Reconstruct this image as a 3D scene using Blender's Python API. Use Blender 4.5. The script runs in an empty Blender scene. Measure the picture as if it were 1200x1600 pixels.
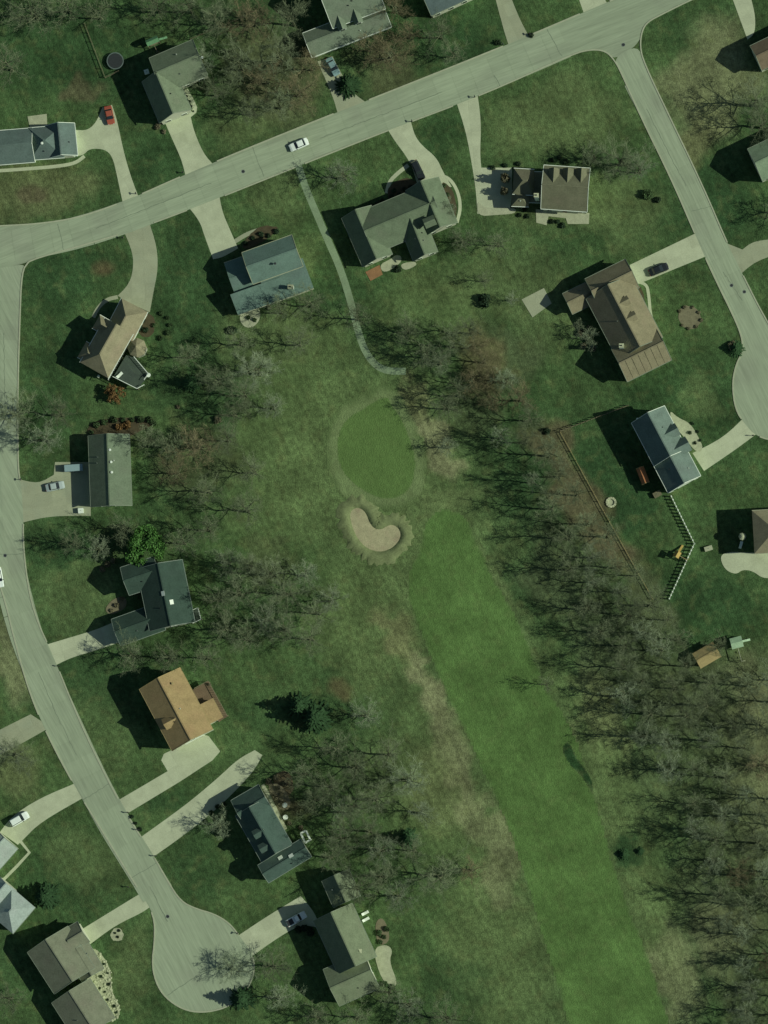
import bpy, math, random
import numpy as np
from mathutils import Vector

# ------------------------------------------------------------------ camera, sky, sun, exposure
S = 0.15                       # metres per photograph pixel on the ground
CAM = (75.0, -85.0, 900.0)     # an aircraft south-east of the centre, level camera with a shifted frame
FRAME_H = 240.0
SUN_AZ, SUN_EL = math.radians(94.0), math.radians(36.5)

scene = bpy.context.scene
COL = scene.collection
cam_data = bpy.data.cameras.new('camera')
cam = bpy.data.objects.new('camera', cam_data)
COL.objects.link(cam)
cam.location = CAM
cam.rotation_euler = (0, 0, 0)
cam_data.sensor_fit = 'VERTICAL'
cam_data.sensor_height = 24.0
cam_data.lens = 24.0 * CAM[2] / FRAME_H
cam_data.shift_x = -CAM[0] / FRAME_H
cam_data.shift_y = -CAM[1] / FRAME_H
cam_data.clip_start = 10.0
cam_data.clip_end = 6000.0
scene.camera = cam

world = bpy.data.worlds.new('World')
scene.world = world
world.use_nodes = True
wn = world.node_tree
bgn = wn.nodes['Background']
sky = wn.nodes.new('ShaderNodeTexSky')
sky.sky_type = 'NISHITA'
sky.sun_disc = False
sky.sun_elevation = SUN_EL
sky.sun_rotation = SUN_AZ
wn.links.new(sky.outputs[0], bgn.inputs[0])
bgn.inputs[1].default_value = 0.05

sl = bpy.data.lights.new('sun', 'SUN')
sl.energy = 3.8
sl.angle = math.radians(0.53)
sl.color = (1.0, 0.95, 0.86)
sun = bpy.data.objects.new('sun', sl)
COL.objects.link(sun)
sd = Vector((math.sin(SUN_AZ) * math.cos(SUN_EL), math.cos(SUN_AZ) * math.cos(SUN_EL), math.sin(SUN_EL)))
sun.rotation_euler = sd.to_track_quat('Z', 'Y').to_euler()
sun.location = (200, 0, 200)

vs = scene.view_settings
vs.view_transform = 'Standard'
vs.look = 'None'
vs.exposure = 0.0
vs.gamma = 1.0
vs.use_curve_mapping = False

# ------------------------------------------------------------------ helpers
rng = random.Random(7)
np.random.seed(7)

def W(p, h=0.0):
    """photo pixel -> point of the place at height h that is seen there"""
    gx, gy = (p[0] - 600) * S, (800 - p[1]) * S
    k = h / CAM[2]
    return (gx + (CAM[0] - gx) * k, gy + (CAM[1] - gy) * k)

def wloc(o):
    v = Vector((0, 0, 0))
    while o is not None:
        v = v + o.location
        o = o.parent
    return v

def mk(name, verts, faces, mat=None, parent=None, smooth=False, local=False):
    """one mesh object; verts are world positions (parents carry no rotation)"""
    me = bpy.data.meshes.new(name)
    if parent is not None and not local:
        b = wloc(parent)
        verts = [(v[0] - b.x, v[1] - b.y, v[2] - b.z) for v in verts]
    me.from_pydata([tuple(v) for v in verts], [], faces)
    me.update()
    if mat is not None:
        me.materials.append(mat)
    if smooth:
        me.polygons.foreach_set('use_smooth', [True] * len(me.polygons))
    o = bpy.data.objects.new(name, me)
    COL.objects.link(o)
    if parent is not None:
        o.parent = parent
    return o

def link_mesh(name, me, parent=None, loc=(0, 0, 0), rot=(0, 0, 0), scale=(1, 1, 1)):
    o = bpy.data.objects.new(name, me)
    COL.objects.link(o)
    o.location = loc
    o.rotation_euler = rot
    o.scale = scale
    if parent is not None:
        o.parent = parent
    return o

def empty(name, loc, label, cat, group=None, rz=0.0):
    o = bpy.data.objects.new(name, None)
    o.empty_display_size = 0.5
    COL.objects.link(o)
    o.location = loc
    o.rotation_euler = (0, 0, rz)
    o['label'] = label
    o['category'] = cat
    if group:
        o['group'] = group
    return o

def tag(o, label, cat, group=None):
    o['label'] = label
    o['category'] = cat
    if group:
        o['group'] = group
    return o

def structure(o, label=None):
    o['kind'] = 'structure'
    if label:
        o['label'] = label
    return o

def quad_mesh(name, V, F, m_):
    me = bpy.data.meshes.new(name)
    me.vertices.add(len(V))
    me.vertices.foreach_set('co', np.asarray(V, np.float32).ravel())
    k = F.shape[1]
    me.loops.add(F.size)
    me.polygons.add(len(F))
    me.loops.foreach_set('vertex_index', F.astype(np.int32).ravel())
    me.polygons.foreach_set('loop_start', np.arange(0, F.size, k, dtype=np.int32))
    me.update(calc_edges=True)
    me.materials.append(m_)
    return me

class MB:
    """collects boxes and tubes into one mesh"""
    def __init__(self):
        self.v, self.f = [], []
    def add(self, vs_, fs_):
        n = len(self.v)
        self.v += [tuple(a) for a in vs_]
        self.f += [tuple(i + n for i in f) for f in fs_]
        return self
    def box(self, c, sx, sy, sz, rz=0.0):
        """c = centre of the base"""
        ca, sa = math.cos(rz), math.sin(rz)
        vs_ = []
        for z in (0, sz):
            for x, y in ((-1, -1), (1, -1), (1, 1), (-1, 1)):
                a, b = x * sx / 2, y * sy / 2
                vs_.append((c[0] + a * ca - b * sa, c[1] + a * sa + b * ca, c[2] + z))
        return self.add(vs_, [(3, 2, 1, 0), (4, 5, 6, 7), (0, 1, 5, 4), (1, 2, 6, 5), (2, 3, 7, 6), (3, 0, 4, 7)])
    def bar(self, p, q, w, h):
        """box from p to q (centre line), w wide (horizontal), h high"""
        p, q = Vector(p), Vector(q)
        d = (q - p).normalized()
        s = d.cross(Vector((0, 0, 1)))
        s = Vector((1, 0, 0)) if s.length < 1e-4 else s.normalized()
        n = s.cross(d).normalized()
        vs_ = []
        for e in (p, q):
            for a, b in ((-1, -1), (1, -1), (1, 1), (-1, 1)):
                vs_.append(e + s * (a * w / 2) + n * (b * h / 2))
        return self.add(vs_, [(3, 2, 1, 0), (4, 5, 6, 7), (0, 1, 5, 4), (1, 2, 6, 5), (2, 3, 7, 6), (3, 0, 4, 7)])
    def lathe(self, c, prof, n=16):
        vs_, fs_ = [], []
        m = len(prof)
        for i in range(n):
            a = 2 * math.pi * i / n
            for r, z in prof:
                vs_.append((c[0] + r * math.cos(a), c[1] + r * math.sin(a), c[2] + z))
        for i in range(n):
            j = (i + 1) % n
            for k in range(m - 1):
                fs_.append((i * m + k, j * m + k, j * m + k + 1, i * m + k + 1))
        return self.add(vs_, fs_)
    def build(self, name, mat, parent=None, smooth=False):
        return mk(name, self.v, self.f, mat, parent, smooth)
    def mesh(self, name, mat):
        me = bpy.data.meshes.new(name)
        me.from_pydata(self.v, [], self.f)
        me.update()
        me.materials.append(mat)
        return me

def chaikin(pts, n=2, closed=True):
    for _ in range(n):
        out = []
        m = len(pts)
        rngi = range(m) if closed else range(m - 1)
        if not closed:
            out.append(pts[0])
        for i in rngi:
            a, b = pts[i], pts[(i + 1) % m]
            out.append((a[0] * .75 + b[0] * .25, a[1] * .75 + b[1] * .25))
            out.append((a[0] * .25 + b[0] * .75, a[1] * .25 + b[1] * .75))
        if not closed:
            out.append(pts[-1])
        pts = out
    return pts

def inside(p, poly):
    x, y = p
    r = False
    j = len(poly) - 1
    for i in range(len(poly)):
        xi, yi = poly[i]
        xj, yj = poly[j]
        if (yi > y) != (yj > y) and x < (xj - xi) * (y - yi) / (yj - yi + 1e-12) + xi:
            r = not r
        j = i
    return r

def area2(poly):
    return sum(poly[i][0] * poly[(i + 1) % len(poly)][1] - poly[(i + 1) % len(poly)][0] * poly[i][1] for i in range(len(poly)))

def clip(poly, n, c):
    """keep the side n.p <= c"""
    out = []
    m = len(poly)
    for i in range(m):
        a, b = poly[i], poly[(i + 1) % m]
        da = n[0] * a[0] + n[1] * a[1] - c
        db = n[0] * b[0] + n[1] * b[1] - c
        if da <= 0:
            out.append(a)
        if (da < 0 < db) or (db < 0 < da):
            t = da / (da - db)
            out.append((a[0] + (b[0] - a[0]) * t, a[1] + (b[1] - a[1]) * t))
    return out

def sheet(name, poly, z, mat, thick=0.0, parent=None):
    """flat (possibly concave) polygon with an optional skirt"""
    if area2(poly) < 0:
        poly = poly[::-1]
    n = len(poly)
    v = [(p[0], p[1], z) for p in poly]
    from mathutils.geometry import tessellate_polygon
    tris = tessellate_polygon([[Vector(a) for a in v]])
    f = []
    for t in tris:
        a, b, c = (v[i] for i in t)
        cr = (b[0] - a[0]) * (c[1] - a[1]) - (c[0] - a[0]) * (b[1] - a[1])
        f.append(tuple(t) if cr > 0 else tuple(t)[::-1])
    if thick:
        v += [(p[0], p[1], z - thick) for p in poly]
        for i in range(n):
            j = (i + 1) % n
            f.append((i, n + i, n + j, j))
    return mk(name, v, f, mat, parent)

ORD = ['first', 'second', 'third', 'fourth', 'fifth', 'sixth', 'seventh', 'eighth', 'ninth', 'tenth', 'eleventh', 'twelfth', 'thirteenth', 'fourteenth', 'fifteenth', 'sixteenth', 'seventeenth', 'eighteenth', 'nineteenth', 'twentieth'] + ['%dth' % i for i in range(21, 60)]
# ------------------------------------------------------------------ materials
def nodes_of(m):
    m.use_nodes = True
    nt = m.node_tree
    return nt, nt.nodes, nt.links, nt.nodes['Principled BSDF']

MATS = {}
def mat(name, col, rough=0.85, var=0.25, scale=1.5, fine=8.0, objvar=0.0, bump=0.0, metal=0.0, spec=0.3, stretch=None, patch=0.0, patch_col=None, patch_scale=0.25):
    if name in MATS:
        return MATS[name]
    m = bpy.data.materials.new(name)
    nt, N, L, P = nodes_of(m)
    P.inputs['Roughness'].default_value = rough
    P.inputs['Metallic'].default_value = metal
    P.inputs['Specular IOR Level'].default_value = spec
    geo = N.new('ShaderNodeNewGeometry')
    src = geo.outputs['Position']
    if stretch:
        mp = N.new('ShaderNodeMapping')
        mp.vector_type = 'TEXTURE'
        mp.inputs['Rotation'].default_value = (0, 0, stretch[0])
        mp.inputs['Scale'].default_value = (1 / stretch[1], 1, 1)
        L.new(src, mp.inputs['Vector'])
        src = mp.outputs[0]
    n1 = N.new('ShaderNodeTexNoise')
    n1.inputs['Scale'].default_value = scale
    n1.inputs['Detail'].default_value = 5
    L.new(src, n1.inputs['Vector'])
    n2 = N.new('ShaderNodeTexNoise')
    n2.inputs['Scale'].default_value = fine
    n2.inputs['Detail'].default_value = 3
    L.new(src, n2.inputs['Vector'])
    ad = N.new('ShaderNodeMath')
    ad.operation = 'ADD'
    L.new(n1.outputs['Fac'], ad.inputs[0])
    L.new(n2.outputs['Fac'], ad.inputs[1])
    mr = N.new('ShaderNodeMapRange')
    mr.inputs['From Min'].default_value = 0.65
    mr.inputs['From Max'].default_value = 1.35
    mr.inputs['To Min'].default_value = 1 - var
    mr.inputs['To Max'].default_value = 1 + var
    L.new(ad.outputs[0], mr.inputs['Value'])
    val = mr.outputs[0]
    if objvar:
        oi = N.new('ShaderNodeObjectInfo')
        mr2 = N.new('ShaderNodeMapRange')
        mr2.inputs['To Min'].default_value = 1 - objvar
        mr2.inputs['To Max'].default_value = 1 + objvar
        L.new(oi.outputs['Random'], mr2.inputs['Value'])
        mu = N.new('ShaderNodeMath')
        mu.operation = 'MULTIPLY'
        L.new(val, mu.inputs[0])
        L.new(mr2.outputs[0], mu.inputs[1])
        val = mu.outputs[0]
    if not any(k in name for k in ('road', 'drive', 'turf', 'kerb')):
        col = (col[0] * .91, col[1] * 1.04, col[2] * .94)   # the photograph's slightly green film stock
    base = N.new('ShaderNodeRGB')
    base.outputs[0].default_value = (*col, 1)
    csrc = base.outputs[0]
    if patch:
        n3 = N.new('ShaderNodeTexNoise')
        n3.inputs['Scale'].default_value = patch_scale
        n3.inputs['Detail'].default_value = 4
        L.new(geo.outputs['Position'], n3.inputs['Vector'])
        r3 = N.new('ShaderNodeMapRange')
        r3.inputs['From Min'].default_value = 0.5
        r3.inputs['From Max'].default_value = 0.72
        r3.inputs['To Max'].default_value = patch
        L.new(n3.outputs['Fac'], r3.inputs['Value'])
        mx = N.new('ShaderNodeMixRGB')
        mx.inputs[2].default_value = (*patch_col, 1)
        L.new(r3.outputs[0], mx.inputs[0])
        L.new(csrc, mx.inputs[1])
        csrc = mx.outputs[0]
    vm = N.new('ShaderNodeVectorMath')
    vm.operation = 'SCALE'
    L.new(csrc, vm.inputs[0])
    L.new(val, vm.inputs['Scale'])
    L.new(vm.outputs[0], P.inputs['Base Color'])
    if bump:
        b = N.new('ShaderNodeBump')
        b.inputs['Strength'].default_value = bump
        b.inputs['Distance'].default_value = 0.1
        L.new(ad.outputs[0], b.inputs['Height'])
        L.new(b.outputs[0], P.inputs['Normal'])
    MATS[name] = m
    return m

def ground_material(name='grass_ground', k=1.0):
    m = bpy.data.materials.new(name)
    nt, N, L, P = nodes_of(m)
    P.inputs['Roughness'].default_value = 0.95
    P.inputs['Specular IOR Level'].default_value = 0.1
    at = N.new('ShaderNodeAttribute')
    at.attribute_name = 'Col'
    geo = N.new('ShaderNodeNewGeometry')
    def noise(scale, detail, rot=None, sx=1.0):
        n = N.new('ShaderNodeTexNoise')
        n.inputs['Scale'].default_value = scale
        n.inputs['Detail'].default_value = detail
        if rot is not None:
            mp = N.new('ShaderNodeMapping')
            mp.vector_type = 'TEXTURE'
            mp.inputs['Rotation'].default_value = (0, 0, rot)
            mp.inputs['Scale'].default_value = (1 / sx, 1, 1)
            L.new(geo.outputs['Position'], mp.inputs['Vector'])
            L.new(mp.outputs[0], n.inputs['Vector'])
        else:
            L.new(geo.outputs['Position'], n.inputs['Vector'])
        return n
    a = noise(0.12, 6)
    b = noise(0.9, 6)
    c = noise(3.0, 3)
    s = noise(1.1, 4, math.radians(-64), 0.12)
    def rngn(n, lo, hi, t0, t1):
        r = N.new('ShaderNodeMapRange')
        r.inputs['From Min'].default_value = lo
        r.inputs['From Max'].default_value = hi
        r.inputs['To Min'].default_value = 1 + (t0 - 1) * k if t0 else 0
        r.inputs['To Max'].default_value = 1 + (t1 - 1) * k if t0 else t1 * k
        L.new(n.outputs['Fac'], r.inputs['Value'])
        return r
    ra, rb, rc, rs = rngn(a, .3, .7, .68, 1.32), rngn(b, .3, .7, .70, 1.30), rngn(c, .3, .7, .75, 1.25), rngn(s, .3, .7, .82, 1.18)
    def mul(x, y):
        q = N.new('ShaderNodeMath')
        q.operation = 'MULTIPLY'
        L.new(x.outputs[0], q.inputs[0])
        L.new(y.outputs[0], q.inputs[1])
        return q
    val = mul(mul(ra, rb), mul(rc, rs))
    # dry straw patches
    d = noise(0.35, 7)
    rd = rngn(d, .52, .74, 0, .5)
    mx = N.new('ShaderNodeMixRGB')
    mx.inputs[2].default_value = (0.105, 0.140, 0.050, 1)
    L.new(rd.outputs[0], mx.inputs[0])
    L.new(at.outputs['Color'], mx.inputs[1])
    vm = N.new('ShaderNodeVectorMath')
    vm.operation = 'SCALE'
    L.new(mx.outputs[0], vm.inputs[0])
    L.new(val.outputs[0], vm.inputs['Scale'])
    L.new(vm.outputs[0], P.inputs['Base Color'])
    bp = N.new('ShaderNodeBump')
    bp.inputs['Strength'].default_value = 0.6
    bp.inputs['Distance'].default_value = 0.25
    L.new(c.outputs['Fac'], bp.inputs['Height'])
    L.new(bp.outputs[0], P.inputs['Normal'])
    return m

M_GROUND = ground_material()
M_MOWN = ground_material('mown_fairway_turf', .55)
M_COLLAR = ground_material('collar_turf', .45)
M_PUTT = ground_material('mown_green_turf', .32)
M_FAIR = mat('fairway_turf', (0.068, 0.122, 0.034), .95, .28, .45, 2.6, bump=.4, spec=.1, stretch=(math.radians(28), .25), patch=.5, patch_col=(.10, .125, .045), patch_scale=.12)
M_FRINGE = mat('fringe_turf', (0.100, 0.158, 0.056), .95, .28, .8, 3.5, bump=.4, spec=.1)
M_GREEN = mat('green_turf', (0.080, 0.140, 0.038), .95, .10, .25, 2.5, spec=.1, patch=.5, patch_col=(.095, .150, .042), patch_scale=.1)
M_SAND = mat('sand', (0.36, 0.33, 0.20), .95, .28, .8, 4, bump=.3, spec=.1, patch=.7, patch_col=(.22, .19, .12), patch_scale=.4)
M_ROAD = mat('road_concrete', (0.285, 0.345, 0.208), .9, .14, .35, 3, objvar=.035, spec=.15, patch=.55, patch_col=(.262, .300, .195), patch_scale=.07)
def road_mat(name, ang):
    return mat(name, (0.268, 0.352, 0.218), .9, .15, .8, 3.2, objvar=.05, spec=.15, stretch=(math.radians(ang), .06), patch=.7, patch_col=(.232, .290, .190), patch_scale=.10)
M_ROAD_U, M_ROAD_R, M_ROAD_L = road_mat('road_concrete_a', 21), road_mat('road_concrete_b', -64), road_mat('road_concrete_c', -62)
M_TAR = mat('tar_seal', (0.15, 0.18, 0.125), .8, .2, 2, 8)
M_KERB = mat('kerb_concrete', (0.33, 0.39, 0.25), .9, .12, 1, 5, spec=.15)
M_DRIVE = mat('drive_concrete', (0.39, 0.468, 0.29), .9, .13, .5, 4, objvar=.05, spec=.15, patch=.5, patch_col=(.31, .37, .225), patch_scale=.2)
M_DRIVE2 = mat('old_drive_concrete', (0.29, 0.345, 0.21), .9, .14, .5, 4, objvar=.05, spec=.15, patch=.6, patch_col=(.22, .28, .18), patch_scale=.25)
M_ASPH = mat('drive_asphalt', (0.07, 0.085, 0.075), .9, .15, .5, 4, objvar=.04, spec=.2)
M_PATH = mat('cart_path', (0.20, 0.262, 0.158), .9, .2, .4, 3, objvar=.06, spec=.15, patch=.7, patch_col=(.12, .17, .09), patch_scale=.2)
M_STONE = mat('patio_stone', (0.36, 0.37, 0.25), .9, .2, 1.0, 5, spec=.15)
M_BRICKPATIO = mat('terracotta_patio', (0.26, 0.14, 0.07), .9, .2, 1, 5, spec=.15)
M_WHITE = mat('white_paint', (0.72, 0.76, 0.66), .6, .06, 2, 8)
M_CREAM = mat('cream_siding', (0.55, 0.55, 0.42), .7, .08, 2, 8)
M_GLASS = mat('window_glass', (0.02, 0.028, 0.03), .08, .1, 1, 3, spec=.6)
M_DARKMETAL = mat('dark_metal', (0.03, 0.035, 0.035), .5, .1, 2, 8)
M_RUBBER = mat('tyre_rubber', (0.02, 0.02, 0.02), .8, .1, 2, 8)
M_STEEL = mat('grey_steel', (0.30, 0.33, 0.30), .45, .1, 2, 8, metal=.6)
M_WOOD = mat('weathered_wood', (0.17, 0.15, 0.09), .85, .25, 1, 8)
M_WOODTAN = mat('tan_timber', (0.36, 0.28, 0.13), .85, .2, 1, 8)
M_DECK = mat('brown_deck', (0.155, 0.105, 0.065), .85, .2, .8, 6)
M_DECKDARK = mat('dark_deck', (0.055, 0.075, 0.058), .85, .2, .8, 6)
M_BARK = mat('bark', (0.110, 0.120, 0.070), .95, .3, 1, 6, objvar=.25, spec=.1)
M_TWIG = mat('twig_bark', (0.178, 0.208, 0.122), .95, .3, .6, 6, objvar=.22, spec=.1)
M_TWIG2 = mat('pale_twig_bark', (0.235, 0.275, 0.178), .95, .3, .6, 6, objvar=.2, spec=.1)
M_TWIG3 = mat('brown_twig_bark', (0.205, 0.178, 0.102), .95, .3, .6, 6, objvar=.2, spec=.1)
M_LEAF = mat('spring_leaf', (0.060, 0.150, 0.030), .7, .35, 1, 5, spec=.25)
M_EVER = mat('evergreen_needle', (0.032, 0.074, 0.028), .8, .35, 1, 5, objvar=.2, spec=.15)
M_SHRUB = mat('shrub_leaf', (0.050, 0.085, 0.034), .8, .35, 1, 6, objvar=.35, spec=.15)
M_SHRUBDARK = mat('dark_shrub_leaf', (0.024, 0.045, 0.022), .8, .35, 1, 6, objvar=.3, spec=.15)
M_SHRUBTAN = mat('tan_shrub_leaf', (0.17, 0.155, 0.095), .85, .3, 1, 6, objvar=.2, spec=.15)
M_ORANGE = mat('orange_leaf', (0.18, 0.105, 0.042), .85, .35, 1, 6, objvar=.1, spec=.15)
M_MULCH = mat('mulch', (0.075, 0.062, 0.036), .95, .3, 1, 6, spec=.1)
M_MULCHRED = mat('red_mulch', (0.105, 0.085, 0.048), .95, .25, .8, 6, spec=.1)
M_ROCK = mat('pale_rock', (0.40, 0.41, 0.27), .9, .3, 1, 6, objvar=.2, spec=.15)

# ------------------------------------------------------------------ ground sheet
def smooth_noise(X, Y, cell, seed):
    r = np.random.RandomState(seed)
    g = r.rand(256, 256)
    x, y = X / cell + 1000.37, Y / cell + 1000.81
    xi, yi = np.floor(x).astype(int), np.floor(y).astype(int)
    fx, fy = x - xi, y - yi
    fx, fy = fx * fx * (3 - 2 * fx), fy * fy * (3 - 2 * fy)
    a, b = g[xi % 256, yi % 256], g[(xi + 1) % 256, yi % 256]
    c, d = g[xi % 256, (yi + 1) % 256], g[(xi + 1) % 256, (yi + 1) % 256]
    return (a * (1 - fx) + b * fx) * (1 - fy) + (c * (1 - fx) + d * fx) * fy - 0.5

LAWN = (0.058, 0.112, 0.037)
DK = (0.028, 0.070, 0.024)      # lush darker lawn
OLIVE = (0.100, 0.154, 0.056)
TAN = (0.140, 0.168, 0.070)
STRAW = (0.172, 0.205, 0.095)
BROWN = (0.094, 0.098, 0.048)
RED = (0.120, 0.088, 0.044)
ROUGH = (0.096, 0.156, 0.054)
LITTER = (0.074, 0.106, 0.046)
PATCHES = [
    (580, 720, 150, 190, 0, ROUGH, .85), (700, 870, 110, 120, -20, ROUGH, .85), (600, 960, 90, 120, -20, ROUGH, .8), (840, 1080, 60, 200, -26, ROUGH, .7), (720, 1250, 120, 250, -24, ROUGH, .6), (960, 1350, 90, 260, -18, ROUGH, .8), (800, 1500, 90, 160, -18, ROUGH, .7),  # cx, cy, rx, ry, angle, colour, strength  (photo pixels)
    (870, 190, 130, 70, -20, OLIVE, .75), (880, 330, 150, 40, 0, OLIVE, .6), (960, 330, 90, 60, 40, OLIVE, .6),
    (1100, 130, 75, 115, 15, STRAW, .75), (1090, 210, 40, 70, 10, TAN, .7), (1030, 40, 40, 30, 0, DK, .5),
    (1110, 320, 60, 60, 0, DK, .9), (1080, 500, 70, 60, 0, LAWN, .8), (1110, 610, 30, 40, 0, OLIVE, .6),
    (900, 560, 90, 90, 0, LAWN, .7), (850, 500, 60, 60, 0, OLIVE, .5), (960, 760, 80, 90, -30, DK, .9),
    (1060, 820, 60, 80, -30, LAWN, .4), (1110, 960, 90, 60, 0, DK, .7), (1140, 770, 60, 40, 0, LAWN, .4),
    (760, 430, 120, 60, 0, OLIVE, .6), (680, 480, 90, 60, 0, ROUGH, .6), (450, 560, 120, 50, -20, ROUGH, .7),
    (100, 80, 140, 80, 0, DK, .8), (115, 140, 30, 22, -20, BROWN, .75), (55, 300, 100, 45, -10, TAN, .55),
    (52, 305, 24, 14, 0, BROWN, .9), (250, 250, 50, 50, 0, DK, .5), (370, 200, 60, 50, 0, OLIVE, .75),
    (440, 300, 50, 50, 0, OLIVE, .5), (165, 423, 19, 16, 0, RED, .95), (110, 420, 90, 60, 0, DK, .8),
    (280, 470, 70, 120, 10, DK, .7), (80, 600, 60, 110, 0, DK, .6), (300, 620, 80, 50, 0, DK, .6),
    (560, 320, 60, 50, 0, DK, .5), (690, 220, 40, 60, 0, DK, .7), (530, 250, 60, 50, 0, LAWN, .5),
    (470, 400, 25, 60, 30, OLIVE, .7), (430, 520, 60, 40, 0, OLIVE, .6), (360, 520, 40, 60, 0, OLIVE, .5),
    (440, 700, 90, 110, 0, ROUGH, .7), (430, 810, 110, 60, 0, ROUGH, .6), (300, 820, 60, 40, 0, LAWN, .5),
    (120, 930, 60, 60, 0, OLIVE, .4), (90, 850, 50, 40, 0, DK, .8), (150, 1140, 50, 80, -25, OLIVE, .3),
    (20, 1040, 28, 90, -15, STRAW, .7), (20, 1200, 60, 40, 0, TAN, .5), (130, 1340, 70, 60, 30, OLIVE, .55),
    (60, 1390, 50, 40, 0, DK, .4), (300, 1350, 60, 60, 30, DK, .6), (210, 1500, 30, 70, 0, OLIVE, .6),
    (260, 1240, 60, 20, -30, DK, .7), (420, 1080, 90, 80, 0, LAWN, .6), (400, 1100, 60, 30, 0, DK, .5),
    (540, 1000, 60, 90, -20, ROUGH, .7), (622, 1005, 24, 60, -25, TAN, .85), (668, 1092, 24, 70, -25, STRAW, .9),
    (700, 1160, 34, 80, -25, STRAW, .7), (690, 1240, 50, 80, -25, TAN, .4), (752, 1270, 30, 100, -25, STRAW, .65), (792, 1380, 30, 60, -20, STRAW, .55),
    (530, 1080, 22, 18, 0, RED, .5), (640, 1450, 90, 120, 0, LAWN, .7), (760, 1500, 70, 90, -15, ROUGH, .8),
    (700, 1540, 60, 60, 0, DK, .5), (600, 1210, 90, 60, 0, BROWN, .15),
    (720, 800, 60, 30, -20, OLIVE, .9), (686, 690, 20, 55, -30, STRAW, .95), (655, 625, 16, 40, -30, TAN, .8), (740, 640, 50, 50, 0, LITTER, .55),
    (780, 560, 60, 60, 0, LITTER, .7), (860, 700, 26, 60, -35, BROWN, .9), (900, 770, 30, 80, -30, BROWN, .95),
    (960, 860, 32, 90, -32, BROWN, 1.0), (1010, 930, 40, 60, -35, LITTER, .95), (890, 900, 60, 110, -28, LITTER, .7),
    (980, 1030, 90, 90, -30, LITTER, .75), (1100, 1100, 110, 80, 0, LITTER, .9), (1188, 1190, 60, 160, 0, STRAW, .8),
    (1080, 1200, 110, 110, 0, LITTER, .6), (1150, 1400, 90, 150, 0, LITTER, .8), (1130, 1460, 40, 60, -20, STRAW, .5),
    (1180, 1560, 50, 80, 0, LITTER, .8), (930, 1130, 40, 90, -25, TAN, .6), (960, 1230, 40, 80, -25, ROUGH, .8),
    (1020, 1420, 50, 80, -20, ROUGH, .8), (1060, 1530, 45, 80, -15, STRAW, .6), (985, 1335, 35, 30, 0, DK, .9),
    (780, 900, 20, 70, -28, OLIVE, .8), (430, 120, 90, 90, 0, BROWN, .5), (560, 190, 40, 20, -20, BROWN, .5),
    (610, 110, 60, 50, 0, BROWN, .5), (740, 80, 60, 40, 0, DK, .8), (860, 30, 40, 30, 0, LAWN, .6),
    (310, 720, 70, 60, 0, BROWN, .35), (380, 950, 80, 60, 0, DK, .4), (430, 880, 40, 24, 0, BROWN, .3),
    (430, 1250, 30, 50, -30, BROWN, .9), (740, 560, 30, 60, -30, RED, .4), (160, 690, 60, 14, 0, BROWN, .5),
]
def ground_colour(X, Y):
    px, py = X / S + 600, 800 - Y / S
    wx = smooth_noise(X, Y, 9, 1) * 46 + smooth_noise(X, Y, 3.2, 2) * 26 + smooth_noise(X, Y, 1.3, 5) * 12
    wy = smooth_noise(X, Y, 9, 3) * 46 + smooth_noise(X, Y, 3.2, 4) * 26 + smooth_noise(X, Y, 1.3, 6) * 12
    col = np.tile(np.array(LAWN, np.float32), (len(X), 1))
    big = smooth_noise(X, Y, 22, 9) + .5
    col = col + (np.array(DK) - col) * np.clip(big * 1.5 - .45, 0, 1)[:, None] * .8
    for cx, cy, rx, ry, ang, c, st in PATCHES:
        a = math.radians(ang)
        k = 0.35 if max(rx, ry) < 26 else 1.0
        dx, dy = px + wx * k - cx, py + wy * k - cy
        u = (dx * math.cos(a) + dy * math.sin(a)) / rx
        v = (-dx * math.sin(a) + dy * math.cos(a)) / ry
        d = np.sqrt(u * u + v * v)
        w = np.clip((1.25 - d) / .7, 0, 1)
        w = w * w * (3 - 2 * w) * st
        col = col + (np.array(c) - col) * w[:, None]
    return col
def ground():
    def lines(lo, hi, step):
        core = list(np.arange(lo, hi + 1e-6, step))
        out = []
        d = step
        x = hi
        while x < 2600:
            d *= 1.6
            x += d
            out.append(x)
        neg = []
        d = step
        x = lo
        while x > -2600:
            d *= 1.6
            x -= d
            neg.append(x)
        return np.array(neg[::-1] + core + out)
    xs, ys = lines(-99, 99, 0.75), lines(-129, 129, 0.75)
    X, Y = np.meshgrid(xs, ys)
    X, Y = X.ravel(), Y.ravel()
    nx, ny = len(xs), len(ys)
    co = np.zeros((nx * ny, 3), np.float32)
    co[:, 0], co[:, 1] = X, Y
    idx = np.arange(nx * ny).reshape(ny, nx)
    q = np.stack([idx[:-1, :-1], idx[:-1, 1:], idx[1:, 1:], idx[1:, :-1]], -1).reshape(-1, 4)
    me = bpy.data.meshes.new('ground')
    me.vertices.add(nx * ny)
    me.vertices.foreach_set('co', co.ravel())
    me.loops.add(q.size)
    me.polygons.add(len(q))
    me.loops.foreach_set('vertex_index', q.ravel().astype(np.int32))
    me.polygons.foreach_set('loop_start', np.arange(0, q.size, 4, dtype=np.int32))
    me.update(calc_edges=True)
    col = ground_colour(X, Y)
    att = me.color_attributes.new('Col', 'FLOAT_COLOR', 'POINT')
    rgba = np.ones((nx * ny, 4), np.float32)
    rgba[:, :3] = col
    att.data.foreach_set('color', rgba.ravel())
    me.materials.append(M_GROUND)
    o = bpy.data.objects.new('ground', me)
    COL.objects.link(o)
    structure(o, 'lawns, rough grass and leaf litter')
ground()

# ------------------------------------------------------------------ golf hole
def wpoly(pts, n=2):
    return [W(p) for p in (chaikin(pts, n) if n else pts)]

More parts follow.
